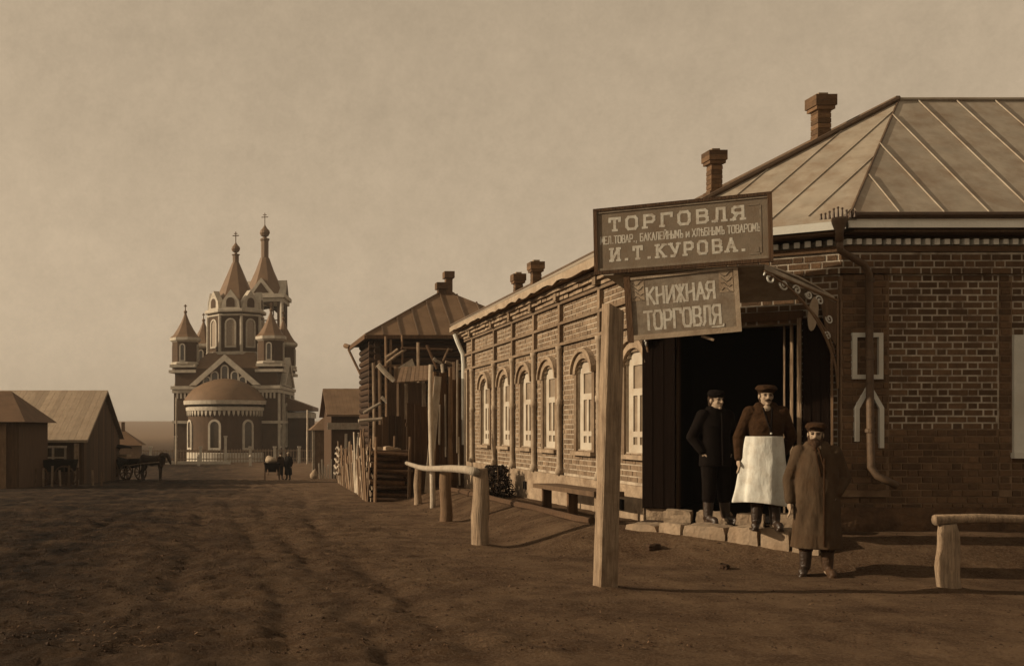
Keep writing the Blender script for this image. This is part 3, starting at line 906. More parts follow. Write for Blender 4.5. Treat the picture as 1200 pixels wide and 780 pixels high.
iron_bracket(FC_.p(.02, 3.22, .05), FLf + Vector((.35, .1, 0)), .9)

# ------------------------------------------------------------------ sign boards
GL = {
 'Т': [[(0, 1), (1, 1)], [(.5, 1), (.5, 0)]], 'О': [[(.18, 0), (.82, 0), (1, .2), (1, .8), (.82, 1), (.18, 1), (0, .8), (0, .2), (.18, 0)]],
 'Р': [[(.08, 0), (.08, 1)], [(.08, 1), (.8, 1), (1, .86), (1, .6), (.8, .45), (.08, .45)]], 'Г': [[(.08, 0), (.08, 1)], [(.08, 1), (1, 1), (1, .78)]],
 'В': [[(.08, 0), (.08, 1)], [(.08, 1), (.78, 1), (.95, .88), (.95, .66), (.78, .53), (.08, .53)], [(.08, 0), (.8, 0), (1, .14), (1, .38), (.78, .53)]],
 'Л': [[(0, 0), (.2, .15), (.25, 1)], [(.25, 1), (.9, 1)], [(.9, 1), (.9, 0)]], 'Я': [[(.92, 0), (.92, 1)], [(.92, 1), (.2, 1), (0, .86), (0, .62), (.2, .48), (.92, .48)], [(.4, .48), (0, 0)]],
 'И': [[(.05, 0), (.05, 1)], [(.05, 0), (.95, 1)], [(.95, 1), (.95, 0)]], 'К': [[(.08, 0), (.08, 1)], [(.95, 1), (.08, .48)], [(.3, .62), (1, 0)]],
 'У': [[(0, 1), (.5, .4)], [(1, 1), (.62, .2), (.45, 0), (.15, 0)]], 'А': [[(0, 0), (.5, 1)], [(.5, 1), (1, 0)], [(.2, .36), (.8, .36)]],
 'Н': [[(.06, 0), (.06, 1)], [(.94, 0), (.94, 1)], [(.06, .45), (.94, .6)]], 'Ж': [[(.5, 0), (.5, 1)], [(0, 1), (.5, .5)], [(1, 1), (.5, .5)], [(0, 0), (.5, .5)], [(1, 0), (.5, .5)]],
 'М': [[(0, 0), (.05, 1)], [(.05, 1), (.5, .3)], [(.5, .3), (.95, 1)], [(.95, 1), (1, 0)]], 'Е': [[(.05, 0), (.05, 1)], [(.05, 1), (.95, 1)], [(.05, .5), (.8, .5)], [(.05, 0), (.95, 0)]],
 'Б': [[(.05, 0), (.05, 1)], [(.05, 1), (.9, 1)], [(.05, .55), (.75, .55), (.95, .4), (.95, .15), (.75, 0), (.05, 0)]], 'Й': [[(.05, 0), (.05, 1)], [(.05, 0), (.95, 1)], [(.95, 1), (.95, 0)], [(.3, 1.18), (.7, 1.18)]],
 'Ы': [[(.0, 0), (.0, 1)], [(.0, .5), (.5, .5), (.62, .38), (.62, .12), (.5, 0), (.0, 0)], [(1, 0), (1, 1)]], 'Ъ': [[(.0, 1), (.3, 1)], [(.3, 1), (.3, 0)], [(.3, .5), (.85, .5), (1, .38), (1, .12), (.85, 0), (.3, 0)]],
 'Х': [[(0, 0), (1, 1)], [(0, 1), (1, 0)]], 'Ѣ': [[(.0, .78), (.7, .78)], [(.3, 1), (.3, 0)], [(.3, .5), (.85, .5), (1, .38), (1, .12), (.85, 0), (.3, 0)]],
 '.': [[(.35, .02), (.65, .02)]], ',': [[(.55, .05), (.4, -.18)]], ' ': [],
}
SERIF = {'Т': [(.5, 0), (0, .86, 'v'), (1, .86, 'v')], 'Р': [(.08, 0)], 'Г': [(.08, 0)], 'Л': [(0, 0), (.9, 0)], 'Я': [(.92, 0), (0, 0)], 'И': [(.05, 0), (.95, 0), (.05, 1), (.95, 1)], 'К': [(.08, 0), (.08, 1), (1, 0), (.95, 1)], 'У': [(0, 1), (1, 1)], 'А': [(0, 0), (1, 0)]}
def lettering(mb, fr, text, s0, s1, z0, h, th, gapf=.35, d=.0015, serif=False, parent=None):
    """stroke letters spread over s0..s1 on a board"""
    ws = [(.45 if c in '. ,' else 1.0) for c in text]
    unit = (s1 - s0) / (sum(ws) + gapf * (len(ws) - 1))
    x = s0; lift = 0
    for c, wd in zip(text, ws):
        w = unit * wd
        if parent is not None: mb = MB()
        segs = []
        for st in GL.get(c.upper(), []):
            for a, b in zip(st[:-1], st[1:]): segs.append((a, b, th))
        if serif:
            for q in SERIF.get(c, []):
                if len(q) == 3: segs.append(((q[0], q[1]), (q[0], q[1] - .08), th))
                else: segs.append(((q[0] - .2, q[1]), (q[0] + .2, q[1]), th * .8))
        hh = h * (.7 if c == 'и' else 1)
        for a, b, t_ in segs:
            p = Vector((x + a[0] * w, z0 + a[1] * hh)); q = Vector((x + b[0] * w, z0 + b[1] * hh))
            dd = (q - p)
            if dd.length < 1e-6: continue
            dd.normalize(); nn_ = Vector((-dd.y, dd.x)) * t_ / 2; e = dd * t_ * .45
            pts = [p - e - nn_, q + e - nn_, q + e + nn_, p - e + nn_]
            lift = (lift + 1) % 9
            mb.prism([(k.x, k.y) for k in pts], fr, .0003, d + lift * .00015)
        if parent is not None and mb.v: obj('letter', mb, 'letter', parent)
        x += w + unit * gapf
roll = math.atan2(.04, 2.05)
su = (SR - SL).normalized(); sn = Vector((su.y, -su.x, 0))
u3 = su * math.cos(roll) + Vector((0, 0, 1)) * math.sin(roll); v3 = Vector((0, 0, 1)) * math.cos(roll) - su * math.sin(roll)
FS = Frame(SL + Vector((0, 0, 3.575)), u3, sn, v3)
SW, SH = (SR - SL).length, .845
sg = thing('sign_board', 'large painted trade sign, two big rows of letters, over the shop door', 'sign', SL + Vector((1, -.4, 3.575)))
board = obj('board', MB().fbox(FS, .03, SW - .03, .03, SH - .03, -.03, 0), 'sign', sg)
m = MB()
for a in ((0, SW, 0, .045), (0, SW, SH - .04, SH), (0, .045, .0451, SH - .0401), (SW - .05, SW, .0451, SH - .0401)): m.fbox(FS, *a, -.04, .022)
obj('frame', m, 'wood_dark', sg)
m = MB()
for a in ((.046, SW - .051, .046, .075), (.046, SW - .051, SH - .066, SH - .041)): m.fbox(FS, *a, -.01, .012)
obj('bead', m, 'sign2', sg)
m = MB()
lettering(m, FS, 'ТОРГОВЛЯ', .20, SW - .31, .55, .150, .034, .72, serif=True, parent=sg)
m = MB(); lettering(m, FS, 'МЕЛ.ТОВАР., БАКАЛЕЙНЫМЪ и ХЛѢБНЫМЪ ТОВАРОМЪ', .085, SW - .135, .385, .092, .013, .30); obj('lettering', m, 'letter', sg)
m = MB(); lettering(m, FS, 'И.Т.КУРОВА.', .21, SW - .30, .165, .150, .032, .72, serif=True, parent=sg)
m = MB(); m.fbox(FS, SW - .14, SW - .12, .12, .70, .001, .004); m.fbox(FS, SW - .27, SW - .141, .70, .715, .001, .0045); m.fbox(FS, SW - .25, SW - .141, .105, .12, .001, .0045)
m.fbox(FS, SW - .20, SW - .15, .13, .19, .001, .0045); m.fbox(FS, .075, .088, .12, .36, .001, .004)
obj('painted_border', m, 'sign2', sg)

S2L = Vector((4.93, 13.05, 2.715)); S2R = Vector((6.11, 12.55, 2.79))
du = (S2R - S2L); W2 = du.length; u2 = du.normalized(); n2 = Vector((u2.y, -u2.x, 0)).normalized(); v2 = n2.cross(u2); v2 = v2 if v2.z > 0 else -v2
F2 = Frame(S2L, u2, n2, v2); H2 = .80
s2 = thing('sign_board', 'smaller bookshop sign with tall narrow letters hanging below the big trade sign', 'sign', S2L)
obj('board', MB().fbox(F2, .03, W2 - .02, .02, H2 - .01, -.03, 0), 'sign2', s2)
m = MB(); m.fbox(F2, 0, W2, 0, .065, -.04, .018); m.fbox(F2, W2 - .05, W2, .0651, H2, -.04, .018); m.fbox(F2, .05, W2 - .051, H2 - .03, H2, -.04, .018)
obj('frame', m, 'cream', s2)
m = MB(); m.fbox(F2, -.03, .045, -.02, H2 + .02, -.05, .02); obj('side_batten', m, 'wood_dark', s2)
m = MB(); lettering(m, F2, 'КНИЖНАЯ', .23, W2 - .27, .445, .20, .030, .32, parent=s2)
m = MB(); lettering(m, F2, 'ТОРГОВЛЯ', .19, W2 - .22, .125, .225, .030, .32, parent=s2); m.fbox(F2, W2 - .33, W2 - .19, .078, .094, .001, .006); m.fbox(F2, W2 - .205, W2 - .185, .095, .12, .001, .006); obj('flourish', m, 'letter', s2)
for a, b in ((.05, .205), (W2 - .215, W2 - .06)):
    m = MB(); m.fbox(F2, a, b, H2 - .30, H2 - .035, .0005, .003); orn = obj('corner_ornament', m, 'cream', s2)
    m = MB()
    for k in range(4):
        pts = [F2.p(a + .02 + .115 * t, H2 - .27 + k * .065 + .03 * math.sin(t * 5 + k) , .005) for t in (0, .25, .5, .75, 1)]
        m.tube(pts, .005, 4)
    obj('curl', m, 'sign2', orn)
m = MB(); m.bar(F2.p(.83, -.01, -.03), F2.p(.97, -.075, -.03), .02, .03); obj('batten_end', m, 'wood', s2)

# ------------------------------------------------------------------ doorstep of rough stones
def rough_block(c, u, size, seed, mat='stone'):
    """a hewn stone: box with worn, uneven faces"""
    random.seed(seed)
    bm = bmesh.new(); bmesh.ops.create_cube(bm, size=1.0)
    bmesh.ops.subdivide_edges(bm, edges=bm.edges, cuts=3, use_grid_fill=True)
    sx, sy, sz = size
    for v in bm.verts:
        q = Vector((v.co.x, v.co.y, v.co.z))
        r = 1 - .05 * (abs(q.x * 2) ** 8) * (abs(q.z * 2) ** 8)
        e = noise.noise_vector(q * 2.3 + Vector((seed * 7.1, seed, 0))) * .02
        v.co = Vector((q.x * sx * r + e.x, q.y * sy * r + e.y, q.z * sz * r + e.z))
    ang = math.atan2(u.y, u.x)
    bmesh.ops.rotate(bm, verts=bm.verts, cent=(0, 0, 0), matrix=Matrix.Rotation(ang, 3, 'Z'))
    bmesh.ops.translate(bm, verts=bm.verts, vec=c)
    me = bpy.data.meshes.new('stone'); bm.to_mesh(me); bm.free()
    me.materials.append(MAT[mat])
    return me
P1 = Vector((4.98, 13.36, 0)); P2 = Vector((6.62, 11.74, 0)); sd_ = (P2 - P1).normalized(); sn_ = Vector((-sd_.y, sd_.x, 0))
if sn_.y < 0: sn_ = -sn_
step = thing('doorstep', 'doorstep of rough pale stone blocks under the shop entrance', 'steps', P1.lerp(P2, .5))
LS = (P2 - P1).length
lens = [.42, .30, .52, .36, .34, .30]; t = 0; k = 0
tot = sum(lens)
for w in lens:
    w = w * LS / tot
    c = P1 + sd_ * (t + w / 2) + sn_ * .16
    zz = .19 if k == 0 else .205
    h = .36 if k == 0 else (.38 + (.02 if k == 4 else 0))
    obj('stone', rough_block(c + Vector((0, 0, zz + .005 * k)), sd_, (w - .035, .36, h), 11 + k), None, step); t += w; k += 1
# paving behind the front stones up to the sill
t = 0; k = 0
pv = MB()
quad = [P1 + sn_ * .28, P2 + sn_ * .22, B + CN * .02, A + CN * .04]
pv.add([(q.x, q.y, .36) for q in quad] + [(q.x, q.y, .1) for q in quad], [(0, 1, 2, 3), (7, 6, 5, 4), (0, 4, 5, 1), (1, 5, 6, 2), (2, 6, 7, 3), (3, 7, 4, 0)])
obj('landing', pv, 'clod', step)
for k, (a, w) in enumerate(((.40, .36), (.80, .42), (1.28, .34), (1.66, .42), (2.06, .3))):
    c = FC_.p(a + w / 2 - .15, .43, .30 + (.10 if k in (2, 4) else 0))
    obj('stone', rough_block(c, CH, (w - .03, .30, .19), 31 + k), None, step)
random.seed(21)
# ------------------------------------------------------------------ bench along the wall
bn = thing('wall_bench', 'low plank bench standing against the arched-window wall', 'bench', (4.9, 15.3, .3))
m = MB(); m.bar((5.02, 14.05, .70), (5.02, 17.0, .66), .42, .07); obj('seat', m, 'wood_mid', bn)
for y in (14.2, 15.4, 16.7):
    m = MB(); m.box(4.88, 5.02, y - .04, y + .04, ground_z(5, y) - .05, .645); obj('leg', m, 'wood_dark' if y > 14.5 else 'wood', bn)
# low log edging of the walk
m = MB(); pts = [(4.72 + .03 * math.sin(y * 2), y, ground_z(4.72, y) + .035) for y in np.arange(13.9, 23.5, .5)]
m.tube(pts, .055, 7, jit=.1)
tag(obj('edging_log', m, 'wood_dark'), 'thin dark log edging along the walk beside the brick wall', 'log')
# ------------------------------------------------------------------ posts and hitching rails
def log_post(name, label, cat, x, y, z1, r, lean=(0, 0), mat='wood', n=10, group=None, z0=None):
    z0 = ground_z(x, y) - .15 if z0 is None else z0
    m = MB(); k = 9; pts = []; rs = []
    ph = random.uniform(0, 6)
    for i in range(k + 1):
        t = i / k
        pts.append((x + lean[0] * t + .010 * math.sin(t * 7 + ph), y + lean[1] * t, z0 + (z1 - z0) * t))
        rs.append(r * (1.08 - .16 * t) * (1 + .04 * math.sin(t * 11 + ph)) * (1 if i < k else .82))
    m.tube(pts, rs, n, jit=.05)
    o = obj(name, m, mat, smooth=False)
    for f in o.data.polygons: f.use_smooth = len(f.vertices) == 4
    return tag(o, label, cat, group)
# the squared post in front of the signs
m = MB(); k = 14
ring = []
x0, y0 = 3.60, 10.2; zb = ground_z(x0, y0) - .2
vs = []; fs = []
for i in range(k + 1):
    t = i / k; w = .122 - .012 * t
    cx = x0 + .085 * t; cy = y0
    for q, (a, s_) in enumerate(((-50, 1), (-42, 1), (40, 1), (48, 1), (130, 1), (138, 1), (220, 1), (228, 1))):
        a = math.radians(a + 4)
        e = 1 + .05 * noise.noise(Vector((q * 1.7, i * .5, 2)))
        vs.append((cx + w * e * math.cos(a), cy + w * e * math.sin(a), zb + (2.80 - zb) * t + (.06 * math.cos(a) * (-1) if i == k else 0)))
for i in range(k):
    for q in range(8):
        fs.append((i * 8 + q, i * 8 + (q + 1) % 8, (i + 1) * 8 + (q + 1) % 8, (i + 1) * 8 + q))
fs.append(tuple(range(k * 8, k * 8 + 8)))
m.add(vs, fs)
tag(obj('wooden_post', m, 'wood'), 'tall squared weathered post standing alone in front of the two signs', 'post')

log_post('hitching_post', 'thick round pale post at the near end of the street hitching rail', 'post', 3.22, 13.9, 1.06, .115, group='posts of the street hitching rail')
log_post('hitching_post', 'stout post just behind the thick near hitching post', 'post', 3.52, 17.8, .93, .10, mat='wood_mid', group='posts of the street hitching rail')
log_post('hitching_post', 'thin pale post at the far end of the street hitching rail', 'post', 3.80, 22.3, .80, .08, mat='wood', group='posts of the street hitching rail')
log_post('tall_pole', 'slender tall pale pole rising above the hitching rail', 'pole', 3.92, 21.2, 2.92, .052, lean=(-.05, 0), mat='wood_pale')
m = MB(); a = Vector((3.10, 13.7, .985)); b = Vector((3.66, 23.0, .83)); pts = []; rs = []
for i in range(13):
    t = i / 12; q = a.lerp(b, t); pts.append(q + Vector((.03 * math.sin(t * 9), 0, .045 * math.sin(t * 5 + 1.2)))); rs.append(.062 - .018 * t)
m.tube(pts, rs, 9, jit=.06)
tag(obj('hitching_rail', m, 'wood_pale', smooth=True), 'crooked pale log rail along the street in front of the fence', 'rail')
m = MB(); m.bar((4.02, 22.3, .2), (4.30, 22.6, 2.75), .15, .035, up=(0, 1, 0)); 
tag(obj('leaning_plank', m, 'wood_pale'), 'wide pale plank leaning beside the tall slender pole', 'plank')
log_post('rail_post', 'short stout peeled post carrying the rail at the right edge', 'post', 6.97, 10.1, .66, .105, lean=(-.03, 0), mat='wood')
m = MB(); pts = [(6.82, 10.1, .70), (7.2, 10.1, .715), (7.8, 10.12, .70), (8.4, 10.14, .705), (9.3, 10.2, .70)]
m.tube(pts, [.052, .048, .045, .045, .045], 8, jit=.06)
tag(obj('rail_log', m, 'wood', smooth=True), 'low log rail in front of the dark brick wall at right', 'rail')
log_post('rail_post', 'far post of the rail in front of the dark brick wall', 'post', 9.0, 10.2, .65, .10, mat='wood_mid')

# ------------------------------------------------------------------ board fence between the shop and its neighbour
fence = thing('board_fence', 'tall dark uneven board fence closing the gap beside the shop', 'fence', (4.8, 25.5, -.1))
x = 4.08; k = 0
while x < 5.5:
    w = random.uniform(.13, .19)
    top = 2.15 + random.uniform(-.08, .1) if x < 4.72 else 2.85 + random.uniform(-.25, .15)
    y = 25.45 + random.uniform(-.03, .05) + (.08 if k % 3 == 0 else 0)
    m = MB(); m.box(x, x + w - .012, y - .014, y + .014, -.35, top)
    obj('board', m, 'wood_dark', fence); x += w; k += 1
x = 3.80
while x < 4.75:
    w = random.uniform(.15, .2)
    m = MB(); m.box(x, x + w - .015, 29.4 + random.uniform(-.03, .04), 29.45, -.5, 1.75 + .25 * math.sin((x - 3.8) * 3.2) + random.uniform(-.05, .05)); obj('board', m, 'wood_dark', fence); x += w
for xx, z1 in ((4.70, 3.0), (5.10, 3.1)):
    m = MB(); m.tube([(xx, 25.3, -.3), (xx + .02, 25.3, z1)], [.06, .05], 7, jit=.08); obj('fence_post', m, 'wood_mid', fence)
for z in (.5, 1.7):
    m = MB(); m.bar((4.05, 25.55, z), (5.5, 25.57, z + .02), .05, .09); obj('rail', m, 'wood_dark', fence)
for xx, z0, z1 in ((5.02, .9, 2.45), (5.30, 1.0, 3.3), (5.36, .2, 1.4), (4.86, 1.2, 2.2)):
    m = MB(); m.bar((xx, 25.36, z0), (xx + random.uniform(-.03, .03), 25.36, z1), .035, .03, up=(0, 1, 0)); obj('batten', m, 'wood_pale', fence)

# ------------------------------------------------------------------ woodpile and paling
wp = thing('woodpile', 'dark stacked firewood pile standing at the street beside the fence', 'woodpile', (3.55, 26, -.2))
def log_mesh(r, L, seed):
    random.seed(seed)
    m = MB(); n = 9
    prof = [r * random.uniform(.82, 1.12) for _ in range(n)]
    vs = []
    for xx, s in ((0, .96), (L, 1.0)):
        for q in range(n):
            th = 2 * PI * q / n; vs.append((xx, prof[q] * s * math.cos(th), prof[q] * s * math.sin(th)))
    fs = [(q, (q + 1) % n, n + (q + 1) % n, n + q) for q in range(n)] + [tuple(range(n)), tuple(range(n, 2 * n))]
    m.add(vs, fs); me = m.mesh('log'); me.materials.append(MAT['log_side']); me.materials.append(MAT['log_end'])
    for f in me.polygons:
        if len(f.vertices) > 4: f.material_index = 1
    return me
lm = [log_mesh(r, L, i) for i, (r, L) in enumerate(((.075, .95), (.065, .9), (.085, .92), (.055, .97), (.07, .86)))]
random.seed(5)
gz = ground_z(3.5, 26)
for lay_ in range(9):
    nrow = 15 if lay_ < 7 else 13 - 3 * (lay_ - 7)
    for j in range(nrow):
        place(None, 'log', random.choice(lm), (3.1 + random.uniform(-.06, .08), 24.75 + .155 * j + (.07 if lay_ % 2 else 0) + random.uniform(-.02, .02), gz + .07 + lay_ * .142 + random.uniform(-.015, .015)), wp, (random.uniform(0, 6), random.uniform(-.06, .06), random.uniform(-.13, .13)), (random.uniform(.8, 1.08), 1, random.uniform(.85, 1.15)))
for yy in (24.6, 27.1):
    for xx in (3.16, 3.98):
        m = MB(); m.tube([(xx, yy, gz - .2), (xx + .03, yy, gz + 1.6)], [.045, .035], 6, jit=.1); obj('stake', m, 'wood_mid', wp)
for k, (xx, yy, zz) in enumerate(((3.55, 25.0, 1.30), (3.35, 25.3, 1.28), (3.75, 25.2, 1.26))):
    obj('billet', rough_block(Vector((xx, yy, gz + zz)), Vector((1, .3, 0)), (.22, .16, .12), 60 + k, 'log_end'), None, wp)
random.seed(9)
pal = thing('paling_fence', 'row of uneven pale upright boards along the street beyond the woodpile', 'fence', (3.6, 36, -.5))
y = 24.9; k = 0
while y < 52:
    t = (y - 24.9) / 27
    x = 3.02 + 1.75 * t + random.uniform(-.03, .03)
    w = random.uniform(.14, .26); h = random.choice((1.15, 1.5, 1.75, 1.9)) * random.uniform(.9, 1.05) + (.1 if y < 30 else 0)
    g = base_z(x, y)
    m = MB(); m.bar((x, y, g - .15), (x + random.uniform(-.1, .16), y + random.uniform(-.14, .14), g + h * random.uniform(.75, 1.05)), w, .03, up=(1, 0, 0)); obj('board', m, random.choice(('wood_pale', 'wood', 'wood', 'wood_mid', 'wood_mid', 'wood_dark')), pal)
    y += w + random.choice((.02, .05, .25 if y > 29 else .05, .5 if y > 33 else .04)); k += 1
for z in (.5, 1.1):
    m = MB(); m.bar((3.10, 24.9, base_z(3, 25) + z), (4.83, 52, base_z(4.8, 52) + z), .05, .07); obj('rail', m, 'wood_mid', pal)
# curved staves of a wicker hurdle further on
for k in range(5):
    g = base_z(4.6, 45)
    m = MB(); pts = [(4.1 + .02 * k, 44 + q * .35, g + .5 + .27 * k + .06 * math.sin(q + k)) for q in range(7)]
    m.tube(pts, .05, 6); obj('stave', m, 'wood_pale', pal)

# ------------------------------------------------------------------ shrub and litter at the foot of the wall
def shrub(name, label, c, size, n=420):
    t = thing(name, label, 'shrub', c)
    c = Vector(c)
    st = MB(); lf = MB()
    for k in range(14):
        a = random.uniform(0, 2 * PI); r = random.uniform(.2, 1) * size[0]
        tip = c + Vector((math.cos(a) * r, math.sin(a) * r * size[1] / size[0], size[2] * random.uniform(.55, 1)))
        mid = c.lerp(tip, .5) + Vector((random.uniform(-.08, .08), random.uniform(-.08, .08), .08))
        st.tube([c, mid, tip], [.016, .011, .004], 5)
    for k in range(n):
        a = random.uniform(0, 2 * PI); r = math.sqrt(random.random()); z = random.random()
        p = c + Vector((math.cos(a) * r * size[0] * (1 - .45 * z), math.sin(a) * r * size[1] * (1 - .45 * z), z * size[2]))
        d = Vector((random.gauss(0, 1), random.gauss(0, 1), random.gauss(0, 1))).normalized(); e = d.orthogonal().normalized()
        L = random.uniform(.02, .05)
        lf.add([p - d * L, p + e * L * .45, p + d * L, p - e * L * .45 + Vector((0, 0, .006))], [(0, 1, 2, 3)])
    obj('stem', st, 'bark', t); f = obj('foliage', lf, 'leaf', t)
    return t
shrub('dry_shrub', 'dark scrubby bush at the foot of the arched-window wall', (5.02, 20.3, ground_z(5.0, 20.3)), (.36, .6, .62), 2200)

# ------------------------------------------------------------------ the log house behind the fence
G2 = -.9
h2 = thing('log_house', 'tall dark log house with a hipped iron roof beyond the shop', 'house', (9, 46.5, G2))
X0, X1, Y0, Y1, E2 = 5.65, 13.0, 44.0, 49.4, 5.50
m = MB(); m.box(X0 + .12, X1 - .1, Y0 + .12, Y1 - .1, G2 - .4, E2); obj('wall', m, 'wood_dark', h2)
n = 23; dz = (E2 - G2) / n
fm = MB().tube([(-.25, 0, 0), (X1 - X0 + .25, 0, 0)], dz * .52, 8).mesh('log'); fm.materials.append(MAT['house_log'])
sm = MB().tube([(0, -.25, 0), (0, Y1 - Y0 + .25, 0)], dz * .52, 8).mesh('log'); sm.materials.append(MAT['house_log'])
for k in range(n):
    place(None, 'log', fm, (X0, Y0 + .1, G2 + dz * (k + .5)), h2); place(None, 'log', sm, (X0 + .1, Y0, G2 + dz * (k + 1)), h2)
for xx in (7.2, 9.4, 11.4):
    w = obj('window', MB().box(xx - .45, xx + .45, Y0 - .12, Y0 - .04, 2.6, 4.0), 'glass', h2)
    f = MB(); f.box(xx - .58, xx - .451, Y0 - .16, Y0 - .05, 2.5, 4.1); f.box(xx + .451, xx + .58, Y0 - .16, Y0 - .05, 2.5, 4.1); f.box(xx - .65, xx + .65, Y0 - .17, Y0 - .05, 4.101, 4.25); f.box(xx - .62, xx + .62, Y0 - .18, Y0 - .05, 2.4, 2.499)
    obj('casing', f, 'wood', w)
a, b, c, d = Vector((5.22, 43.5, E2 + .05)), Vector((13.4, 43.5, E2 + .05)), Vector((13.4, 49.9, E2 + .05)), Vector((5.22, 49.9, E2 + .05))
r1, r2 = Vector((9.0, 46.7, 7.75)), Vector((9.6, 46.7, 7.75))
m = MB(); m.add([a, b, r2, r1], [(0, 1, 2, 3)]); m.add([b, c, r2], [(0, 1, 2)]); m.add([c, d, r1, r2], [(0, 1, 2, 3)]); m.add([d, a, r1], [(0, 1, 2)])
r_ = obj('roof', m, 'far_roof', h2); md = r_.modifiers.new('t', 'SOLIDIFY'); md.thickness = .1
for k in range(1, 11):
    xx = 5.22 + .75 * k; t = min(1, (xx - 5.22) / (9.0 - 5.22)) if xx < 9.3 else min(1, (13.4 - xx) / (13.4 - 9.6))
    p0 = Vector((xx, 43.5, E2 + .07)); p1 = Vector((xx + (.0), 43.5 + 3.2 * t, E2 + .08 + 2.2 * t)); obj('seam', MB().bar(p0, p1, .06, .06), 'pipe', r_)
m = MB(); m.bar(a + Vector((0, -.03, -.06)), b + Vector((0, -.03, -.06)), .08, .16); m.bar(a + Vector((-.03, 0, -.06)), d + Vector((-.03, 0, -.06)), .08, .16); obj('eaves_board', m, 'wood_dark', h2)
m = MB(); m.tube([a + Vector((-.1, 6.3, -.1)), (5.65, 49.3, 4.2)], .06, 6); m.tube([a + Vector((-.05, 6.2, .0)), a + Vector((-.25, 6.5, .1))], .12, 6); obj('spout', m, 'wood_mid', h2)
for xx, w, z1 in ((9.05, .34, 8.25), (9.38, .30, 8.75)):
    m = MB(); m.box(xx - w / 2, xx + w / 2, 46.6, 46.95, 7.3, z1 - .12); m.box(xx - w / 2 - .08, xx + w / 2 + .08, 46.52, 47.03, z1 - .3, z1); obj('chimney', m, 'brick', h2)

# timber frame and lean-to in the yard
sc = thing('timber_scaffold', 'rickety scaffold of poles and braces before the log house', 'scaffold', (5.8, 38, -.7))
def pole(p, q, r, mat='wood', nm='pole'):
    obj(nm, MB().tube([p, (Vector(p) + Vector(q)) / 2 + Vector((random.uniform(-.04, .04), 0, 0)), q], [r, r * .95, r * .85], 6, jit=.06), mat, sc)
for x, yt, yb, Y, r, mt in ((437.5, 425, 560, 42.5, .07, 'wood'), (445, 422, 560, 42.3, .09, 'wood_mid'), (452, 394, 560, 41, .06, 'wood_mid'), (464, 428, 560, 40, .085, 'wood_mid'), (490, 401, 565, 37, .06, 'wood'),
                            (458, 398, 470, 41, .05, 'wood_mid'), (471, 392, 440, 41, .045, 'wood_mid'), (505.5, 427, 575, 31, .07, 'wood_pale'), (519, 440, 570, 29, .05, 'wood'), (533, 424, 575, 28, .07, 'wood_mid')):
    pole(pix(x, yt, Y), pix(x, yb, Y), r, mt)
for (x0_, y0_, x1_, y1_, Y, r, mt) in ((443, 427, 462, 446, 40, .11, 'wood_pale'), (452, 419, 466, 409, 40.3, .08, 'wood'), (453, 425, 477, 408, 40, .07, 'wood'), (447, 465, 462, 481, 39, .07, 'wood_pale'), (426, 484, 446, 472, 39, .07, 'wood_pale'),
                                   (440, 430, 470, 428, 41, .06, 'wood_mid'), (470, 408, 530, 410, 40, .07, 'wood_dark'), (508, 420, 518, 426, 30, .05, 'wood_pale'), (518, 426, 518, 445, 30, .05, 'wood_pale'), (518, 426, 526, 408, 30, .04, 'wood_mid'), (500, 404, 512, 432, 33, .05, 'wood_dark'),
                                   (522, 424, 548, 430, 29, .05, 'wood'), (420, 493, 452, 490, 40, .08, 'wood_pale')):
    pole(pix(x0_, y0_, Y), pix(x1_, y1_, Y), r, mt, 'brace')
ln = thing('lean_to', 'small open lean-to with a sloping plank roof in the yard', 'shed', (5.2, 33.5, -.4))
q = [pix(465, 449, 32.3), pix(506, 446, 32.3), pix(505, 429, 35), pix(470, 431, 35)]
for k in range(8):
    t0, t1 = k / 8, (k + 1) / 8 - .012
    m = MB(); lo0, lo1, hi0, hi1 = q[0].lerp(q[1], t0), q[0].lerp(q[1], t1), q[3].lerp(q[2], t0), q[3].lerp(q[2], t1)
    z = Vector((0, 0, .04)); m.hexa([lo0, lo1, hi1, hi0, lo0 + z, lo1 + z, hi1 + z, hi0 + z]); obj('roof_plank', m, 'wood_mid', ln)
for x in (467, 476, 497, 504):
    Y = 32.6; obj('post', MB().tube([pix(x, 449, Y), Vector((pix(x, 449, Y).x, Y, -.6))], .06, 6), 'wood' if x in (476, 497) else 'wood_mid', ln)
m = MB(); p3 = [pix(466, 431, 35.3), pix(487, 430, 35.3), pix(483, 420, 35.3)]
m.add(p3 + [p + Vector((0, .05, 0)) for p in p3], [(0, 1, 2), (5, 4, 3), (0, 3, 4, 1), (1, 4, 5, 2), (2, 5, 3, 0)]); obj('gable_board', m, 'wood_pale', ln)
m = MB(); m.box(5.0, 6.2, 35.6, 35.7, -.7, 3.2); obj('back_wall', m, 'wood_dark', ln)

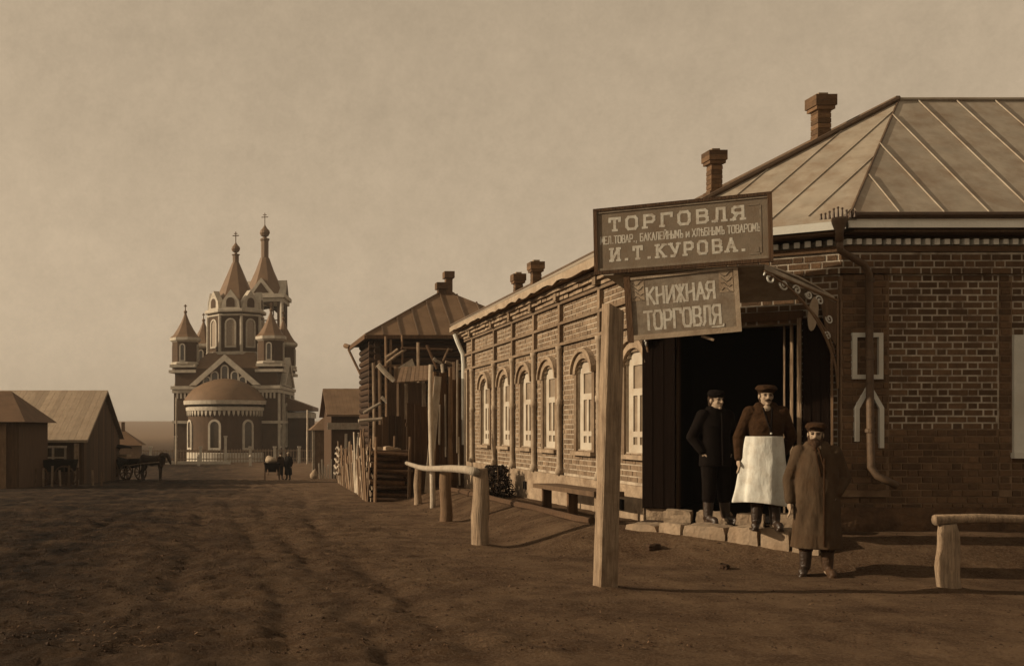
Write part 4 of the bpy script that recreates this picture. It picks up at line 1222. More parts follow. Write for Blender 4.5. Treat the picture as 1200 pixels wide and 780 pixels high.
# ------------------------------------------------------------------ small house and gate booth down the street
def gable_house(root, x0, x1, y0, y1, g, e, r, along='x', wall='wood_dark', roof='far_roof', ov=.3, planks=0):
    m = MB()
    if along == 'x':
        ym = (y0 + y1) / 2; k = (r - e) / (ym - y0)
        pr = [(x0, y0, g), (x0, y1, g), (x0, y1, e), (x0, ym, r), (x0, y0, e)]
        m.add(pr + [(x1, b, c) for a, b, c in pr], [(0, 1, 2, 3, 4), (9, 8, 7, 6, 5), (0, 5, 6, 1), (1, 6, 7, 2), (4, 9, 5, 0), (2, 7, 8, 3), (3, 8, 9, 4)])
        obj('wall', m, wall, root)
        ro = None
        for s, ye in ((-1, y0 - ov), (1, y1 + ov)):
            a = Vector((x0 - ov, ye, e - k * ov + .03)); b = Vector((x1 + ov, ye, e - k * ov + .03)); c = Vector((x1 + ov, ym, r + .03)); d = Vector((x0 - ov, ym, r + .03))
            mm = MB(); z = Vector((0, 0, .08)); mm.hexa([a, b, c, d, a + z, b + z, c + z, d + z]); o = obj('roof', mm, roof, root)
            if planks and s < 0:
                for q in range(planks):
                    t0, t1 = q / planks + .0002, (q + 1) / planks - .0006
                    zz = Vector((0, 0, .085 + random.uniform(0, .006))); h = Vector((0, 0, .025))
                    pl = MB(); pp = [a.lerp(b, t0) + zz, a.lerp(b, t1) + zz, d.lerp(c, t1) + zz, d.lerp(c, t0) + zz]
                    pl.hexa(pp + [p + h for p in pp]); obj('plank', pl, roof, o)
    return root
h3 = thing('small_house', 'small wooden house with a plank roof beyond the paling', 'house', (6.5, 63, -1.4))
gable_house(h3, 5.25, 10, 61, 66.5, -1.7, 2.45, 3.95, planks=24)
m = MB(); m.box(5.0, 9, 60.85, 60.95, 1.55, 1.95); obj('eaves_board', m, 'wood_pale', h3)
w = obj('window', MB().box(6.2, 6.9, 60.9, 60.98, .2, 1.2), 'glass', h3); obj('casing', MB().box(6.05, 6.19, 60.85, 60.97, .1, 1.3).box(6.91, 7.05, 60.85, 60.97, .1, 1.3), 'wood_pale', w)
bt = thing('gate_booth', 'narrow grey booth with a pitched roof at the street corner', 'booth', (5.5, 70, -1.5))
m = MB(); m.box(4.85, 6.4, 70, 72, -1.9, 1.55); obj('wall', m, 'wood_mid', bt)
m = MB(); m.add([(4.55, 69.7, 1.5), (6.75, 69.7, 1.5), (6.75, 72.3, 1.5), (4.55, 72.3, 1.5), (5.65, 71, 2.45)], [(0, 1, 4), (1, 2, 4), (2, 3, 4), (3, 0, 4), (3, 2, 1, 0)]); obj('roof', m, 'far_roof', bt)
for k in range(7):
    m = MB(); m.box(4.86 + .22 * k, 5.05 + .22 * k, 69.95, 69.99, -1.9, 1.35); obj('board', m, 'wood_mid', bt)
m = MB(); m.box(4.72, 4.9, 69.88, 70.1, -1.9, 1.5); obj('corner_post', m, 'wood_pale', bt)
m = MB(); m.ell((0, 0, 0), (.26, .24, .24), 12, 8); m.ell((.03, 0, .16), (.17, .16, .2), 10, 8); m.ell((.05, 0, .36), (.07, .07, .08), 8, 6)
me = remesh(m, .08, 1, 'sack', 'sack'); o = obj('sack', me, None); o.location = (4.15, 60, base_z(4.1, 60) + .2); tag(o, 'bulging pale sack set down before the small house', 'sack')
m = MB()
for k in range(6): m.bar((4.55 + .16 * k, 60.5, base_z(4.6, 60) - .1), (4.5 + .18 * k, 60.8, base_z(4.6, 60) + .9 + .25 * math.sin(k * 2)), .1, .04)
tag(obj('stacked_boards', m, 'wood_pale'), 'short pale boards stacked upright beside the pale sack', 'boards')

# ------------------------------------------------------------------ buildings on the left
b1 = thing('barn', 'long barn with a broad pale plank roof and dark gable', 'barn', (-11, 52, -1.1))
gable_house(b1, -16.5, -7.1, 45.3, 58.6, -1.6, 1.05, 3.40, roof='shingle', ov=.25, planks=34, wall='wood_dark')
m = MB()
for k in range(30):   # upright gable boards
    y = 45.4 + k * .44; ym = 51.95; top = 3.40 - abs(y + .2 - ym) * (3.40 - 1.05) / 6.65
    q = MB(); q.box(-7.095, -7.06, y, y + .42, -1.6, top - .1); obj('board', q, 'wood_dark', b1)
w = obj('window', MB().box(-8.9, -7.9, 45.2, 45.26, -.1, .75), 'glass', b1)
f = MB()
for xx in (-8.98, -8.44, -7.9): f.box(xx, xx + .1, 45.15, 45.24, -.1, .75)
f.box(-9.0, -7.78, 45.14, 45.24, .751, .85); f.box(-9.0, -7.78, 45.14, 45.24, -.2, -.101); f.box(-8.87, -7.91, 45.16, 45.24, .28, .36); obj('casing', f, 'wood_pale', w)
for xx in (-9.6, -7.35):
    m = MB(); m.box(xx - .1, xx + .1, 45.05, 45.25, -1.4, .95); obj('door_post', m, 'wood', b1)
SHL = 1.05
hl = thing('left_house', 'low dark house with a hipped roof at the left edge', 'house', (-11, 41, -.7))
m = MB(); m.box(-17, -7.35 - SHL, 38.3, 44, -1.2, 1.9); obj('wall', m, 'wood_dark', hl)
m = MB(); a, b, c, d = (-18.5, 37.8, 1.85), (-7.0 - SHL, 37.8, 1.85), (-7.0 - SHL, 44.4, 1.85), (-17.5, 44.4, 1.85); r1, r2 = (-15, 41.1, 3.1), (-8.25 - SHL, 41.1, 3.1)
m.add([a, b, c, d, r1, r2], [(0, 1, 5, 4), (1, 2, 5), (2, 3, 4, 5), (3, 0, 4), (3, 2, 1, 0)]); obj('roof', m, 'thatch_dark', hl)
for k in range(16):
    xx = -16.9 - SHL + k * .6; m = MB(); m.box(xx, xx + .52, 38.2, 38.295, -1.2, 1.85); obj('board', m, 'wood_dark' if k not in (12, 14) else 'wood_mid', hl)
w = obj('window', MB().box(-11.2, -10.4, 38.14, 38.19, .1, 1.1), 'glass', hl)
obj('casing', MB().box(-11.34, -11.201, 38.1, 38.19, 0, 1.2).box(-10.399, -10.26, 38.1, 38.19, 0, 1.2).box(-11.4, -10.2, 38.08, 38.19, 1.201, 1.33), 'wood', w)
for xx in (-8.0 - SHL, -8.9 - SHL):
    m = MB(); m.box(xx, xx + .22, 38.1, 38.2, -1.2, 1.8); obj('upright', m, 'wood_mid', hl)
m = MB()
pk = thing('picket_fence', 'broken low picket fence in front of the left barn', 'fence', (-8, 42, -.8))
for k in range(26):
    xx = -13.5 + k * .30; yy = 37.0 + k * .25; g = base_z(xx, yy)
    if random.random() < .12: continue
    m = MB(); m.bar((xx, yy, g - .1), (xx + random.uniform(-.05, .05), yy, g + random.uniform(.55, .95)), .09, .03, up=(0, 1, 0)); obj('picket', m, random.choice(('wood_mid', 'wood_dark', 'wood')), pk)
hut = thing('far_hut', 'tiny far hut with a steep roof and thin chimney left of the church', 'hut', (-10.6, 93, -1.8))
m = MB(); m.box(-12.0, -9.4, 92, 95, -2.2, .15); obj('wall', m, 'wood_mid', hut)
m = MB(); m.add([(-12.3, 91.7, .1), (-9.0, 91.7, .1), (-9.0, 95.3, .1), (-12.3, 95.3, .1), (-10.9, 93.5, 1.5)], [(0, 1, 4), (1, 2, 4), (2, 3, 4), (3, 0, 4), (3, 2, 1, 0)]); obj('roof', m, 'thatch_dark', hut)
m = MB(); m.box(-11.1, -10.8, 93.3, 93.6, 1.0, 2.2); obj('chimney', m, 'brick', hut)

# ------------------------------------------------------------------ the church
CHX, CHY, CHZ = (264 - PX) * 110 / F, 110.0, -1.9
ch = thing('brick_church', 'large brick church with tent spires, corner turrets and rounded apse', 'church', (CHX, CHY, CHZ))
CA = math.radians(-11)
def cp(x, y, z):
    return Vector((CHX + x * math.cos(CA) - y * math.sin(CA), CHY + x * math.sin(CA) + y * math.cos(CA), CHZ + z))
class Local(MB):
    def __init__(self, ox=0, oy=0, oz=0): super().__init__(); self.off = (ox, oy, oz)
    def mesh(self, name):
        self.v = [tuple(cp(x + self.off[0], y + self.off[1], z + self.off[2])) for x, y, z in self.v]
        return super().mesh(name)
def arch_poly(w, z0, zt, sc=0, n=8):
    zs = zt - w / 2
    return [(sc - w / 2, z0), (sc + w / 2, z0)] + [(sc + w / 2 * math.cos(PI * k / n), zs + w / 2 * math.sin(PI * k / n)) for k in range(n + 1)]
def church_window(parent, fr, sc, z0, zt, w, trim=.16, glass='glass'):
    m = Local(); m.prism(arch_poly(w, z0, zt, sc), fr, -.05, .02); win = obj('window', m, glass, parent)
    m = Local(); m.ring(arch_poly(w + 2 * trim, z0 - trim, zt + trim, sc), arch_poly(w - .02, z0, zt, sc), fr, -.05, .10); obj('frame', m, 'church_white', win)
    return win
NW, ND, NZ = 5.7, 11.4, 7.8
m = Local(); m.box(-NW, NW, 0, ND, -1, NZ); nave = obj('nave_wall', m, 'church_brick', ch)
f_front = Frame((0, 0, 0), (1, 0, 0), (0, -1, 0)); f_right = Frame((NW, 0, 0), (0, 1, 0), (1, 0, 0)); f_left = Frame((-NW, 0, 0), (0, 1, 0), (-1, 0, 0))
# cornices and corner strips
m = Local()
for z0, z1, o in ((7.35, 7.75, .16), (7.76, 8.1, .30)): m.box(-NW - o, NW + o, -o, ND + o, z0, z1)
obj('cornice', m, 'church_white', ch)
m = Local()
for sx in (-1, 1):
    for k in range(4):
        m.fbox(f_front, sx * 4.7 - .7 + k * .42, sx * 4.7 - .5 + k * .42, 6.75, 7.34, 0, .12)
obj('corbel', m, 'church_white', ch)
m = Local(); m.box(-NW - .15, NW + .15, -.15, ND + .15, 4.05, 4.35); obj('band_course', m, 'church_white', ch)
m = Local()
for s in (0.35, 3.2, 8.2, 11.0): m.fbox(f_right, s - .3, s + .3, -1, 7.3, 0, .2)
obj('buttress', m, 'church_white', ch)
for s in (1.8, 5.7, 9.6): church_window(ch, f_right, s, 1.6, 3.8 if s != 5.7 else 6.2, 1.0)
for s in (1.8, 5.7, 9.6): church_window(ch, f_left, s, 1.6, 3.8 if s != 5.7 else 6.2, 1.0)
# attic with sloping roofs, gables on the four sides
m = Local(); m.box(-NW + .1, NW - .1, .1, ND - .1, 8.1, 10.0); obj('attic', m, 'church_brick', ch)
m = Local()
for sx in (-1, 1):
    for sy in (0, 1):
        cx, cy = sx * (NW - .95), (1.35 if sy == 0 else ND - 1.35)
        m.box(cx - 1.5, cx + 1.5, cy - 1.5, cy + 1.5, 9.55, 9.85); m.box(cx - 1.42, cx + 1.42, cy - 1.42, cy + 1.42, 10.15, 10.45)
obj('cornice', m, 'church_white', ch)
def church_gable(fr, sc):
    m = Local(); m.prism([(sc - 3.5, 8.1), (sc + 3.5, 8.1), (sc, 11.1)], fr, -2.0, .25); g = obj('gable', m, 'church_brick', ch)
    m = Local(); m.prism([(sc - 3.9, 8.15), (sc - 3.1, 8.15), (sc, 10.75), (sc, 11.45)], fr, -.1, .5); m.prism([(sc + 3.9, 8.15), (sc, 11.45), (sc, 10.75), (sc + 3.1, 8.15)], fr, -.1, .505); obj('raking_cornice', m, 'church_white', g)
    for s, zt in ((-1.95, 9.0), (-1.1, 9.55), (0, 10.2), (1.1, 9.55), (1.95, 9.0)): church_window(g, Frame(fr.p(sc, 0, .25), fr.u, fr.n), s, 8.3, zt, .62, .14)
church_gable(f_front, 0); church_gable(f_right, ND / 2); church_gable(f_left, ND / 2)
m = Local(); m.add([(-4, .6, 10), (4, .6, 10), (4, ND - .6, 10), (-4, ND - .6, 10), (-2.6, 3, 11.9), (2.6, 3, 11.9), (2.6, ND - 3, 11.9), (-2.6, ND - 3, 11.9)], [(0, 1, 5, 4), (1, 2, 6, 5), (2, 3, 7, 6), (3, 0, 4, 7), (4, 5, 6, 7)]); obj('roof', m, 'church_roof', ch)
def cross(mb, x, y, z, h):
    mb.bar((x, y, z), (x, y, z + h), .09, .09, up=(0, 1, 0)); mb.bar((x - h * .28, y, z + h * .66), (x + h * .28, y, z + h * .66), .09, .09); mb.bar((x - h * .15, y, z + h * .84), (x + h * .15, y, z + h * .84), .08, .08)
def onion(mb, x, y, z, r):
    mb.lathe([(r * .35, 0), (r * .35, r * .5), (r * .75, r * .75), (r, r * 1.25), (r * .92, r * 1.7), (r * .5, r * 2.15), (r * .15, r * 2.7), (.02, r * 3.1)], (x, y, z), 12)
# corner turrets
for sx in (-1, 1):
    for sy in (0, 1):
        cx, cy = sx * (NW - .95), (1.35 if sy == 0 else ND - 1.35)
        m = Local(); m.lathe([(1.45, 9.9), (1.45, 13.2)], (cx, cy, 0), 8, rot=PI / 8); tu = obj('turret', m, 'church_brick', ch)
        m = Local(); m.lathe([(1.47, 10.4), (1.62, 10.5), (1.62, 10.7), (1.45, 10.75)], (cx, cy, 0), 8, rot=PI / 8); m.lathe([(1.45, 12.9), (1.72, 13.1), (1.72, 13.4), (1.3, 13.45)], (cx, cy, 0), 8, rot=PI / 8); obj('cornice', m, 'church_white', tu)
        m = Local(); m.lathe([(1.72, 13.4), (1.35, 13.7), (.95, 14.3), (.5, 15.1), (.17, 15.9), (.14, 16.1)], (cx, cy, 0), 8, rot=PI / 8); onion(m, cx, cy, 16.0, .2); cross(m, cx, cy, 16.5, .6); obj('spire', m, 'church_roof', tu)
        for a in range(8):
            an = a * PI / 4; nrm = (math.cos(an), math.sin(an), 0); ap = 1.45 * math.cos(PI / 8)
            fr = Frame((cx + nrm[0] * ap, cy + nrm[1] * ap, 0), (-nrm[1], nrm[0], 0), nrm)
            if a % 2 == 0 and (nrm[1] < .5): church_window(tu, fr, 0, 10.9, 12.6, .42, .12)
# drum, kokoshniks and the big tent spire
cx, cy = 0, ND / 2
m = Local(); m.lathe([(3.15, 10.8), (3.15, 16.4)], (cx, cy, 0), 8, rot=PI / 8); dr = obj('drum', m, 'church_brick', ch)
m = Local()
for z0, z1, r in ((11.6, 12.0, 3.4), (15.9, 16.15, 3.32), (16.3, 16.7, 3.55)): m.lathe([(r - .1, z0), (r, z0 + .08), (r, z1 - .05), (r - .12, z1)], (cx, cy, 0), 8, rot=PI / 8)
obj('cornice', m, 'church_white', dr)
for a in range(8):
    an = a * PI / 4; nrm = (math.cos(an), math.sin(an), 0); ap = 3.15 * math.cos(PI / 8)
    fr = Frame((cx + nrm[0] * ap, cy + nrm[1] * ap, 0), (-nrm[1], nrm[0], 0), nrm)
    church_window(dr, fr, 0, 12.6, 15.5, .95, .17, 'dull_glass')
    m = Local(); m.lathe([(.17, 12.0), (.17, 15.9)], (cx + 3.18 * math.cos(an + PI / 8), cy + 3.18 * math.sin(an + PI / 8), 0), 6); obj('column', m, 'church_white', dr)
    m = Local(); fr2 = Frame((cx + nrm[0] * 2.75, cy + nrm[1] * 2.75, 0), (-nrm[1], nrm[0], 0), nrm)
    m.prism([(-1.05, 16.7), (1.05, 16.7), (.9, 17.6), (0, 18.8), (-.9, 17.6)], fr2, -.5, .25); kk = obj('kokoshnik', m, 'church_white', dr)
    m = Local(); m.prism(arch_poly(.95, 16.9, 17.95, 0), fr2, .1, .28); obj('niche', m, 'church_brick', kk)
m = Local(); m.lathe([(2.9, 16.7), (2.5, 17.5), (1.2, 20.4), (.5, 22.0), (.42, 22.2)], (cx, cy, 0), 8, rot=PI / 8); m.lathe([(.36, 22.1), (.36, 23.0), (.46, 23.05), (.46, 23.15)], (cx, cy, 0), 8); onion(m, cx, cy, 23.1, .5); cross(m, cx, cy, 24.4, 1.3)
obj('spire', m, 'church_roof', dr)
# apse
m = Local(); m.lathe([(4.0, -1), (4.0, 5.9)], (0, 0, 0), 24, PI, 2 * PI); ap_ = obj('apse', m, 'church_brick', ch)
m = Local(); m.lathe([(4.02, 5.35), (4.22, 5.4), (4.25, 5.75), (4.1, 5.8)], (0, 0, 0), 24, PI, 2 * PI); m.lathe([(4.1, 6.0), (4.45, 6.05), (4.5, 6.45), (4.2, 6.5)], (0, 0, 0), 24, PI, 2 * PI); m.lathe([(4.03, -.2), (4.2, -.2), (4.2, .95), (4.03, 1.0)], (0, 0, 0), 24, PI, 2 * PI); obj('cornice', m, 'church_white', ap_)
m = Local()
for k in range(26):
    a = PI + PI * (k + .5) / 26; nrm = (math.cos(a), math.sin(a), 0); fr = Frame((nrm[0] * 4.0, nrm[1] * 4.0, 0), (-nrm[1], nrm[0], 0), nrm)
    m.prism([(-.16, 5.4), (.16, 5.4), (.1, 5.0), (0, 4.8), (-.1, 5.0)], fr, -.02, .14)
obj('arcature', m, 'church_white', ap_)
m = Local(); m.lathe([(4.5, 6.45), (4.2, 6.9), (3.5, 7.7), (2.4, 8.35), (1.2, 8.75), (.02, 8.9)], (0, 0, 0), 28, PI, 2 * PI); obj('apse_roof', m, 'church_roof', ap_, smooth=True)
for deg in (213, 266, 318):
    a = math.radians(deg); nrm = (math.cos(a), math.sin(a), 0); fr = Frame((nrm[0] * 4.0, nrm[1] * 4.0, 0), (-nrm[1], nrm[0], 0), nrm)
    church_window(ap_, fr, 0, 1.5, 4.25, .95, .22)
# west wing, annex and bell tower
m = Local(); m.box(-3.8, 3.8, ND, ND + 9, -1, 6.6); obj('west_wing', m, 'church_brick', ch)
m = Local(); m.add([(-4.1, ND, 6.6), (4.1, ND, 6.6), (4.1, ND + 9, 6.6), (-4.1, ND + 9, 6.6), (0, ND, 8.8), (0, ND + 9, 8.8)], [(0, 3, 5, 4), (1, 4, 5, 2), (0, 4, 1), (2, 5, 3)]); obj('wing_roof', m, 'church_roof', ch)
m = Local(); m.box(NW, NW + 2.6, 6.5, 11, -1, 5.4); an_ = obj('annex', m, 'church_brick', ch)
m = Local(); m.box(NW, NW + 2.75, 6.35, 11.15, 4.7, 5.3); obj('cornice', m, 'church_white', an_)
m = Local(); m.add([(NW, 6.1, 7.0), (NW + 3.0, 6.1, 5.9), (NW + 3.0, 11.4, 5.9), (NW, 11.4, 7.0), (NW, 6.1, 5.5), (NW + 3.0, 6.1, 5.5), (NW + 3.0, 11.4, 5.5), (NW, 11.4, 5.5)], [(0, 1, 2, 3), (4, 7, 6, 5), (0, 4, 5, 1), (1, 5, 6, 2), (2, 6, 7, 3)]); obj('annex_roof', m, 'church_roof', an_)
ty = 25.0; tw = 2.6
m = Local()
m.box(-tw - .3, tw + .3, ty - tw - .3, ty + tw + .3, -1, 14.5)
for sx in (-1, 1):
    for sy in (-1, 1): m.box(sx * tw - (.55 if sx > 0 else 0), sx * tw + (.55 if sx < 0 else 0), ty + sy * tw - (.55 if sy > 0 else 0), ty + sy * tw + (.55 if sy < 0 else 0), 14.5, 19.8)
bt_ = obj('bell_tower', m, 'church_brick', ch)
m = Local()
for sy, nrm in ((-1, (0, -1, 0)), (1, (0, 1, 0))):
    fr = Frame((0, ty + sy * tw, 0), (1, 0, 0), nrm); n = 10
    m.ring([(1.6 * math.cos(PI * k / n) * 1.0, 18.0 + 1.8 * (1 if 0 < k < n else 0)) for k in range(n + 1)], [(1.55 * math.cos(PI * k / n), 18.0 + 1.5 * math.sin(PI * k / n)) for k in range(n + 1)], fr, -.4, 0, closed=False)
for sx, nrm in ((-1, (-1, 0, 0)), (1, (1, 0, 0))):
    fr = Frame((sx * tw, ty, 0), (0, 1, 0), nrm); n = 10
    m.ring([(1.6 * math.cos(PI * k / n), 18.0 + 1.8 * (1 if 0 < k < n else 0)) for k in range(n + 1)], [(1.55 * math.cos(PI * k / n), 18.0 + 1.5 * math.sin(PI * k / n)) for k in range(n + 1)], fr, -.4, 0, closed=False)
obj('belfry_arch', m, 'church_brick', bt_)
m = Local(); m.box(-tw - .45, tw + .45, ty - tw - .45, ty + tw + .45, 14.5, 14.9); m.box(-tw - .25, tw + .25, ty - tw - .25, ty + tw + .25, 19.8, 20.3); m.box(-tw - .5, tw + .5, ty - tw - .5, ty + tw + .5, 20.3, 20.8)
for sx in (-1, 1): m.lathe([(.24, 15), (.24, 19.8)], (sx * (tw + .05), ty - tw - .05, 0), 8)
obj('cornice', m, 'church_white', bt_)
m = Local(); m.lathe([(.5, 16.4), (.42, 16.9), (.3, 17.4), (.1, 17.55)], (.3, ty, 0), 10); m.bar((-2, ty, 17.7), (2, ty, 17.7), .15, .15); obj('bell', m, 'dark_iron', bt_)
for nrm in ((0, -1, 0), (1, 0, 0), (-1, 0, 0), (0, 1, 0)):
    fr = Frame((nrm[0] * (tw + .1), ty + nrm[1] * (tw + .1), 0), (-nrm[1], nrm[0], 0), nrm)
    m = Local(); m.prism([(-1.7, 20.8), (1.7, 20.8), (0, 22.9)], fr, -1.2, .25); g = obj('gable', m, 'church_white', bt_)
    m = Local(); m.prism([(-1.0, 20.95), (1.0, 20.95), (0, 22.3)], fr, .2, .28); obj('niche', m, 'church_brick', g)
m = Local(); m.lathe([(2.8, 20.8), (2.3, 21.9), (1.2, 24.3), (.68, 25.7), (.6, 25.9)], (0, ty, 0), 8, rot=PI / 8); m.lathe([(.5, 25.8), (.5, 28.1), (.62, 28.2), (.62, 28.4), (.4, 28.5)], (0, ty, 0), 8); onion(m, 0, ty, 28.3, .68); cross(m, 0, ty, 30.2, 1.6); obj('spire', m, 'church_roof', bt_)
# churchyard fence
cf = thing('churchyard_fence', 'low pale fence with white posts in front of the church', 'fence', (-3, 101, -1.9))
xs_f = [-14 + 2.45 * k for k in range(10)]
for k, xx in enumerate(xs_f):
    yy = 100 + .12 * (xx + 14); g = base_z(xx, yy); h = 2.6 if k in (3, 5) else 1.55
    m = MB(); m.box(xx - .13, xx + .13, yy - .13, yy + .13, g - .2, g + h); m.box(xx - .19, xx + .19, yy - .19, yy + .19, g + h + .001, g + h + .14); obj('post', m, 'church_white', cf)
m = MB()
g = base_z(0, 100)
for z in (.45, 1.25): m.bar((-14, 100, g + z), (8.05, 102.6, g + z), .06, .09)
obj('rail', m, 'wood', cf)
m = MB(); xx = -14
while xx < 8:
    yy = 100 + .12 * (xx + 14); m.box(xx - .035, xx + .035, yy - .05, yy - .02, g + .1, g + 1.4 + random.uniform(-.06, .06)); xx += .28
pf = obj('picket', m, 'wood', cf); pf['kind'] = 'stuff'
m = MB(); m.box(-9, -1.2, 99.0, 99.2, g - .3, g + .28); tag(obj('low_wall', m, 'church_white'), 'low whitewashed wall at the foot of the church apse', 'wall')
for k, (xx, yy) in enumerate(((-4.05, 93), (.65, 93))):
    gg = base_z(xx, yy); m = MB(); m.box(xx - .13, xx + .13, yy - .13, yy + .13, gg - .2, gg + .85); m.lathe([(.15, .85), (.08, 1.0), (.01, 1.02)], (xx, yy, gg), 8)
    tag(obj('bollard', m, 'church_white'), ('short white bollard before the left side of the apse', 'short white bollard before the right side of the apse')[k], 'bollard')
log_post('flag_pole', 'thin tall pale pole at the left corner of the church', 'pole', -6.4, 98, 4.6, .09, mat='wood_pale')
log_post('flag_pole', 'thin pale pole at the right end of the churchyard', 'pole', 6.2, 99, 3.4, .09, mat='wood_pale')
# ------------------------------------------------------------------ people
def lobj(name, me, parent):
    o = bpy.data.objects.new(name, me); COL.objects.link(o); o.parent = parent; return o
def loft(mb, rings, n=28, folds=None):
    """rings: (cx, cy, z, rx, ry, fold amplitude)"""
    vs = []; fs = []
    for (cx, cy, z, rx, ry, am) in rings:
        for k in range(n):
            th = 2 * PI * k / n
            f = 1 + am * (math.sin(th * 5 + z * 2.2) * .6 + math.sin(th * 9 - z * 3.1 + 1) * .4)
            vs.append((cx + rx * f * math.cos(th), cy + ry * f * math.sin(th), z))
    for i in range(len(rings) - 1):
        for k in range(n):
            a = i * n + k; b = i * n + (k + 1) % n; fs.append((a, b, b + n, a + n))
    fs.append(tuple(reversed(range(n)))); fs.append(tuple(range((len(rings) - 1) * n, len(rings) * n)))
    mb.add(vs, fs)
def hand(mb, wrist, d, side, curl=.35):
    """palm and five fingers hanging along d; side = +1 / -1 says where the thumb leaves the palm"""
    w = Vector(wrist); d = Vector(d).normalized(); fwd = Vector((0, -1, 0)); fwd = (fwd - d * fwd.dot(d)).normalized(); lat = d.cross(fwd).normalized()
    palm = w + d * .05
    mb.cap(w, palm, .026, .03); mb.ell(palm, (.022, .042, .045), 10, 8)
    for k, L in enumerate((.070, .082, .078, .060)):
        base = palm + d * .032 + fwd * (.030 - .020 * k)
        m1 = base + d * L * .55 + lat * side * -.006; m2 = m1 + (d * (1 - curl) + lat * side * -curl).normalized() * L * .5
        mb.chain([base, m1, m2], [.0105, .0095, .0080], 7)
    tb = palm + fwd * .036 - d * .02; t1 = tb + (fwd * .6 + d * .8).normalized() * .035; t2 = t1 + (fwd * .15 + d).normalized() * .03
    mb.chain([tb, t1, t2], [.013, .0115, .0095], 7)
def make_person(name, label, loc, rz, P):
    root = thing(name, label, 'person', loc, rz=rz, group=P.get('group'))
    k = P['H'] / 1.70
    V = lambda x, y, z: Vector((x * k, y * k, z * k))
    vox = P.get('vox', .0075)
    hx, hy, tilt = P.get('head', (0, -.015, 0))
    R = Matrix.Rotation(P.get('turn', 0), 3, 'Z') @ Matrix.Rotation(tilt, 3, 'Y')
    hc = V(hx, hy, 1.555)
    H_ = lambda x, y, z: hc + R @ (Vector((x, y, z)) * k)
    b = MB()
    # trunk, neck, legs
    loft(b, [(0, 0, .84 * k, .13 * k, .10 * k, 0), (0, 0, .95 * k, .155 * k, .11 * k, 0), (0, 0, 1.08 * k, .135 * k, .10 * k, 0), (0, -.005 * k, 1.25 * k, .165 * k, .115 * k, 0), (0, 0, 1.38 * k, .165 * k, .09 * k, 0), (0, 0, 1.44 * k, .07 * k, .06 * k, 0)])
    b.cap(V(0, .0, 1.40), V(hx * .6, hy * .5, 1.50), .062 * k, .055 * k)
    # head: skull, face, jaw, nose, brow, ears, chin, lips
    b.ell(H_(0, .012, .03), (.074 * k, .092 * k, .088 * k), 14, 10, R); b.ell(H_(0, -.018, -.03), (.060 * k, .070 * k, .085 * k), 14, 10, R)
    b.cap(H_(0, -.086, .018), H_(0, -.104, -.022), .010 * k, .015 * k, 8); b.ell(H_(0, -.070, .030), (.055 * k, .020 * k, .012 * k), 10, 6, R)
    b.ell(H_(0, -.072, -.095), (.024 * k, .020 * k, .018 * k), 8, 6, R); b.ell(H_(0, -.082, -.062), (.024 * k, .010 * k, .010 * k), 8, 6, R)
    for s in (-1, 1):
        b.ell(H_(s * .074, .012, -.005), (.010 * k, .020 * k, .032 * k), 8, 6, R); b.ell(H_(s * .036, -.062, -.022), (.022 * k, .018 * k, .022 * k), 8, 6, R)
    for s, leg in ((-1, P['legs'][0]), (1, P['legs'][1])):
        hip = V(s * .09, 0, .90); kn = V(*leg[0]); an = V(*leg[1])
        b.chain([hip, kn, an], [.085 * k, .058 * k, .042 * k]); toe = V(*leg[2]); b.cap(an - V(0, 0, .035), toe, .042 * k, .034 * k)
    for s, arm in ((-1, P['arms'][0]), (1, P['arms'][1])):
        sh = V(s * .175, .0, 1.365); el = V(*arm[0]); wr = V(*arm[1])
        b.chain([sh, el, wr], [.052 * k, .040 * k, .028 * k]); hand(b, wr, V(*arm[2]), s)
    body = lobj('body', remesh(b, vox, 2, 'skin', 'body'), root)
    def part(nm, mb, mat, v=None, sm=2): return lobj(nm, remesh(mb, v or vox * 1.3, sm, mat, nm), root)
    # eyes
    for s in (-1, 1):
        e = MB(); e.ell(H_(s * .031, -.081, .008), (.015 * k, .009 * k, .009 * k), 8, 6, R); e.ell(H_(s * .033, -.090, .026), (.019 * k, .006 * k, .005 * k), 8, 6, R); o = lobj('eye', e.mesh('eye'), root); o.data.materials.append(MAT['hair'])
    # boots and trousers
    for i, leg in enumerate(P['legs']):
        m = MB(); an = V(*leg[1]); toe = V(*leg[2]); kn = V(*leg[0]); hl = an + V(0, .035, -.05)
        m.chain([an.lerp(kn, .62), an.lerp(kn, .3), an], [.070 * k, .064 * k, .056 * k]); m.cap(hl + V(0, 0, .02), toe + V(0, 0, .012), .044 * k, .046 * k); m.cap(toe, toe + V(0, -.03, -.004), .044 * k, .036 * k)
        lo = min(leg[2][2], leg[1][2] - .07) - .035
        m.box(*sorted((toe.x - .042 * k, toe.x + .042 * k)), toe.y - .05 * k, hl.y + .03 * k, lo * k, (lo + .022) * k)
        part('boot', m, P['boot'][i], vox * 1.3)
    m = MB()
    for s, leg in ((-1, P['legs'][0]), (1, P['legs'][1])):
        m.chain([V(s * .085, 0, .90), V(*leg[0]), V(*leg[0]).lerp(V(*leg[1]), .45)], [.112 * k, .085 * k, .080 * k])
    m.ell(V(0, 0, .92), (.172 * k, .13 * k, .14 * k), 14, 8); part('trousers', m, P['trousers'], vox * 1.6)
    # jacket / coat
    m = MB(); rings = P['coat']
    loft(m, [(a * k, b_ * k, z * k, rx * k, ry * k, f) for a, b_, z, rx, ry, f in rings], 40)
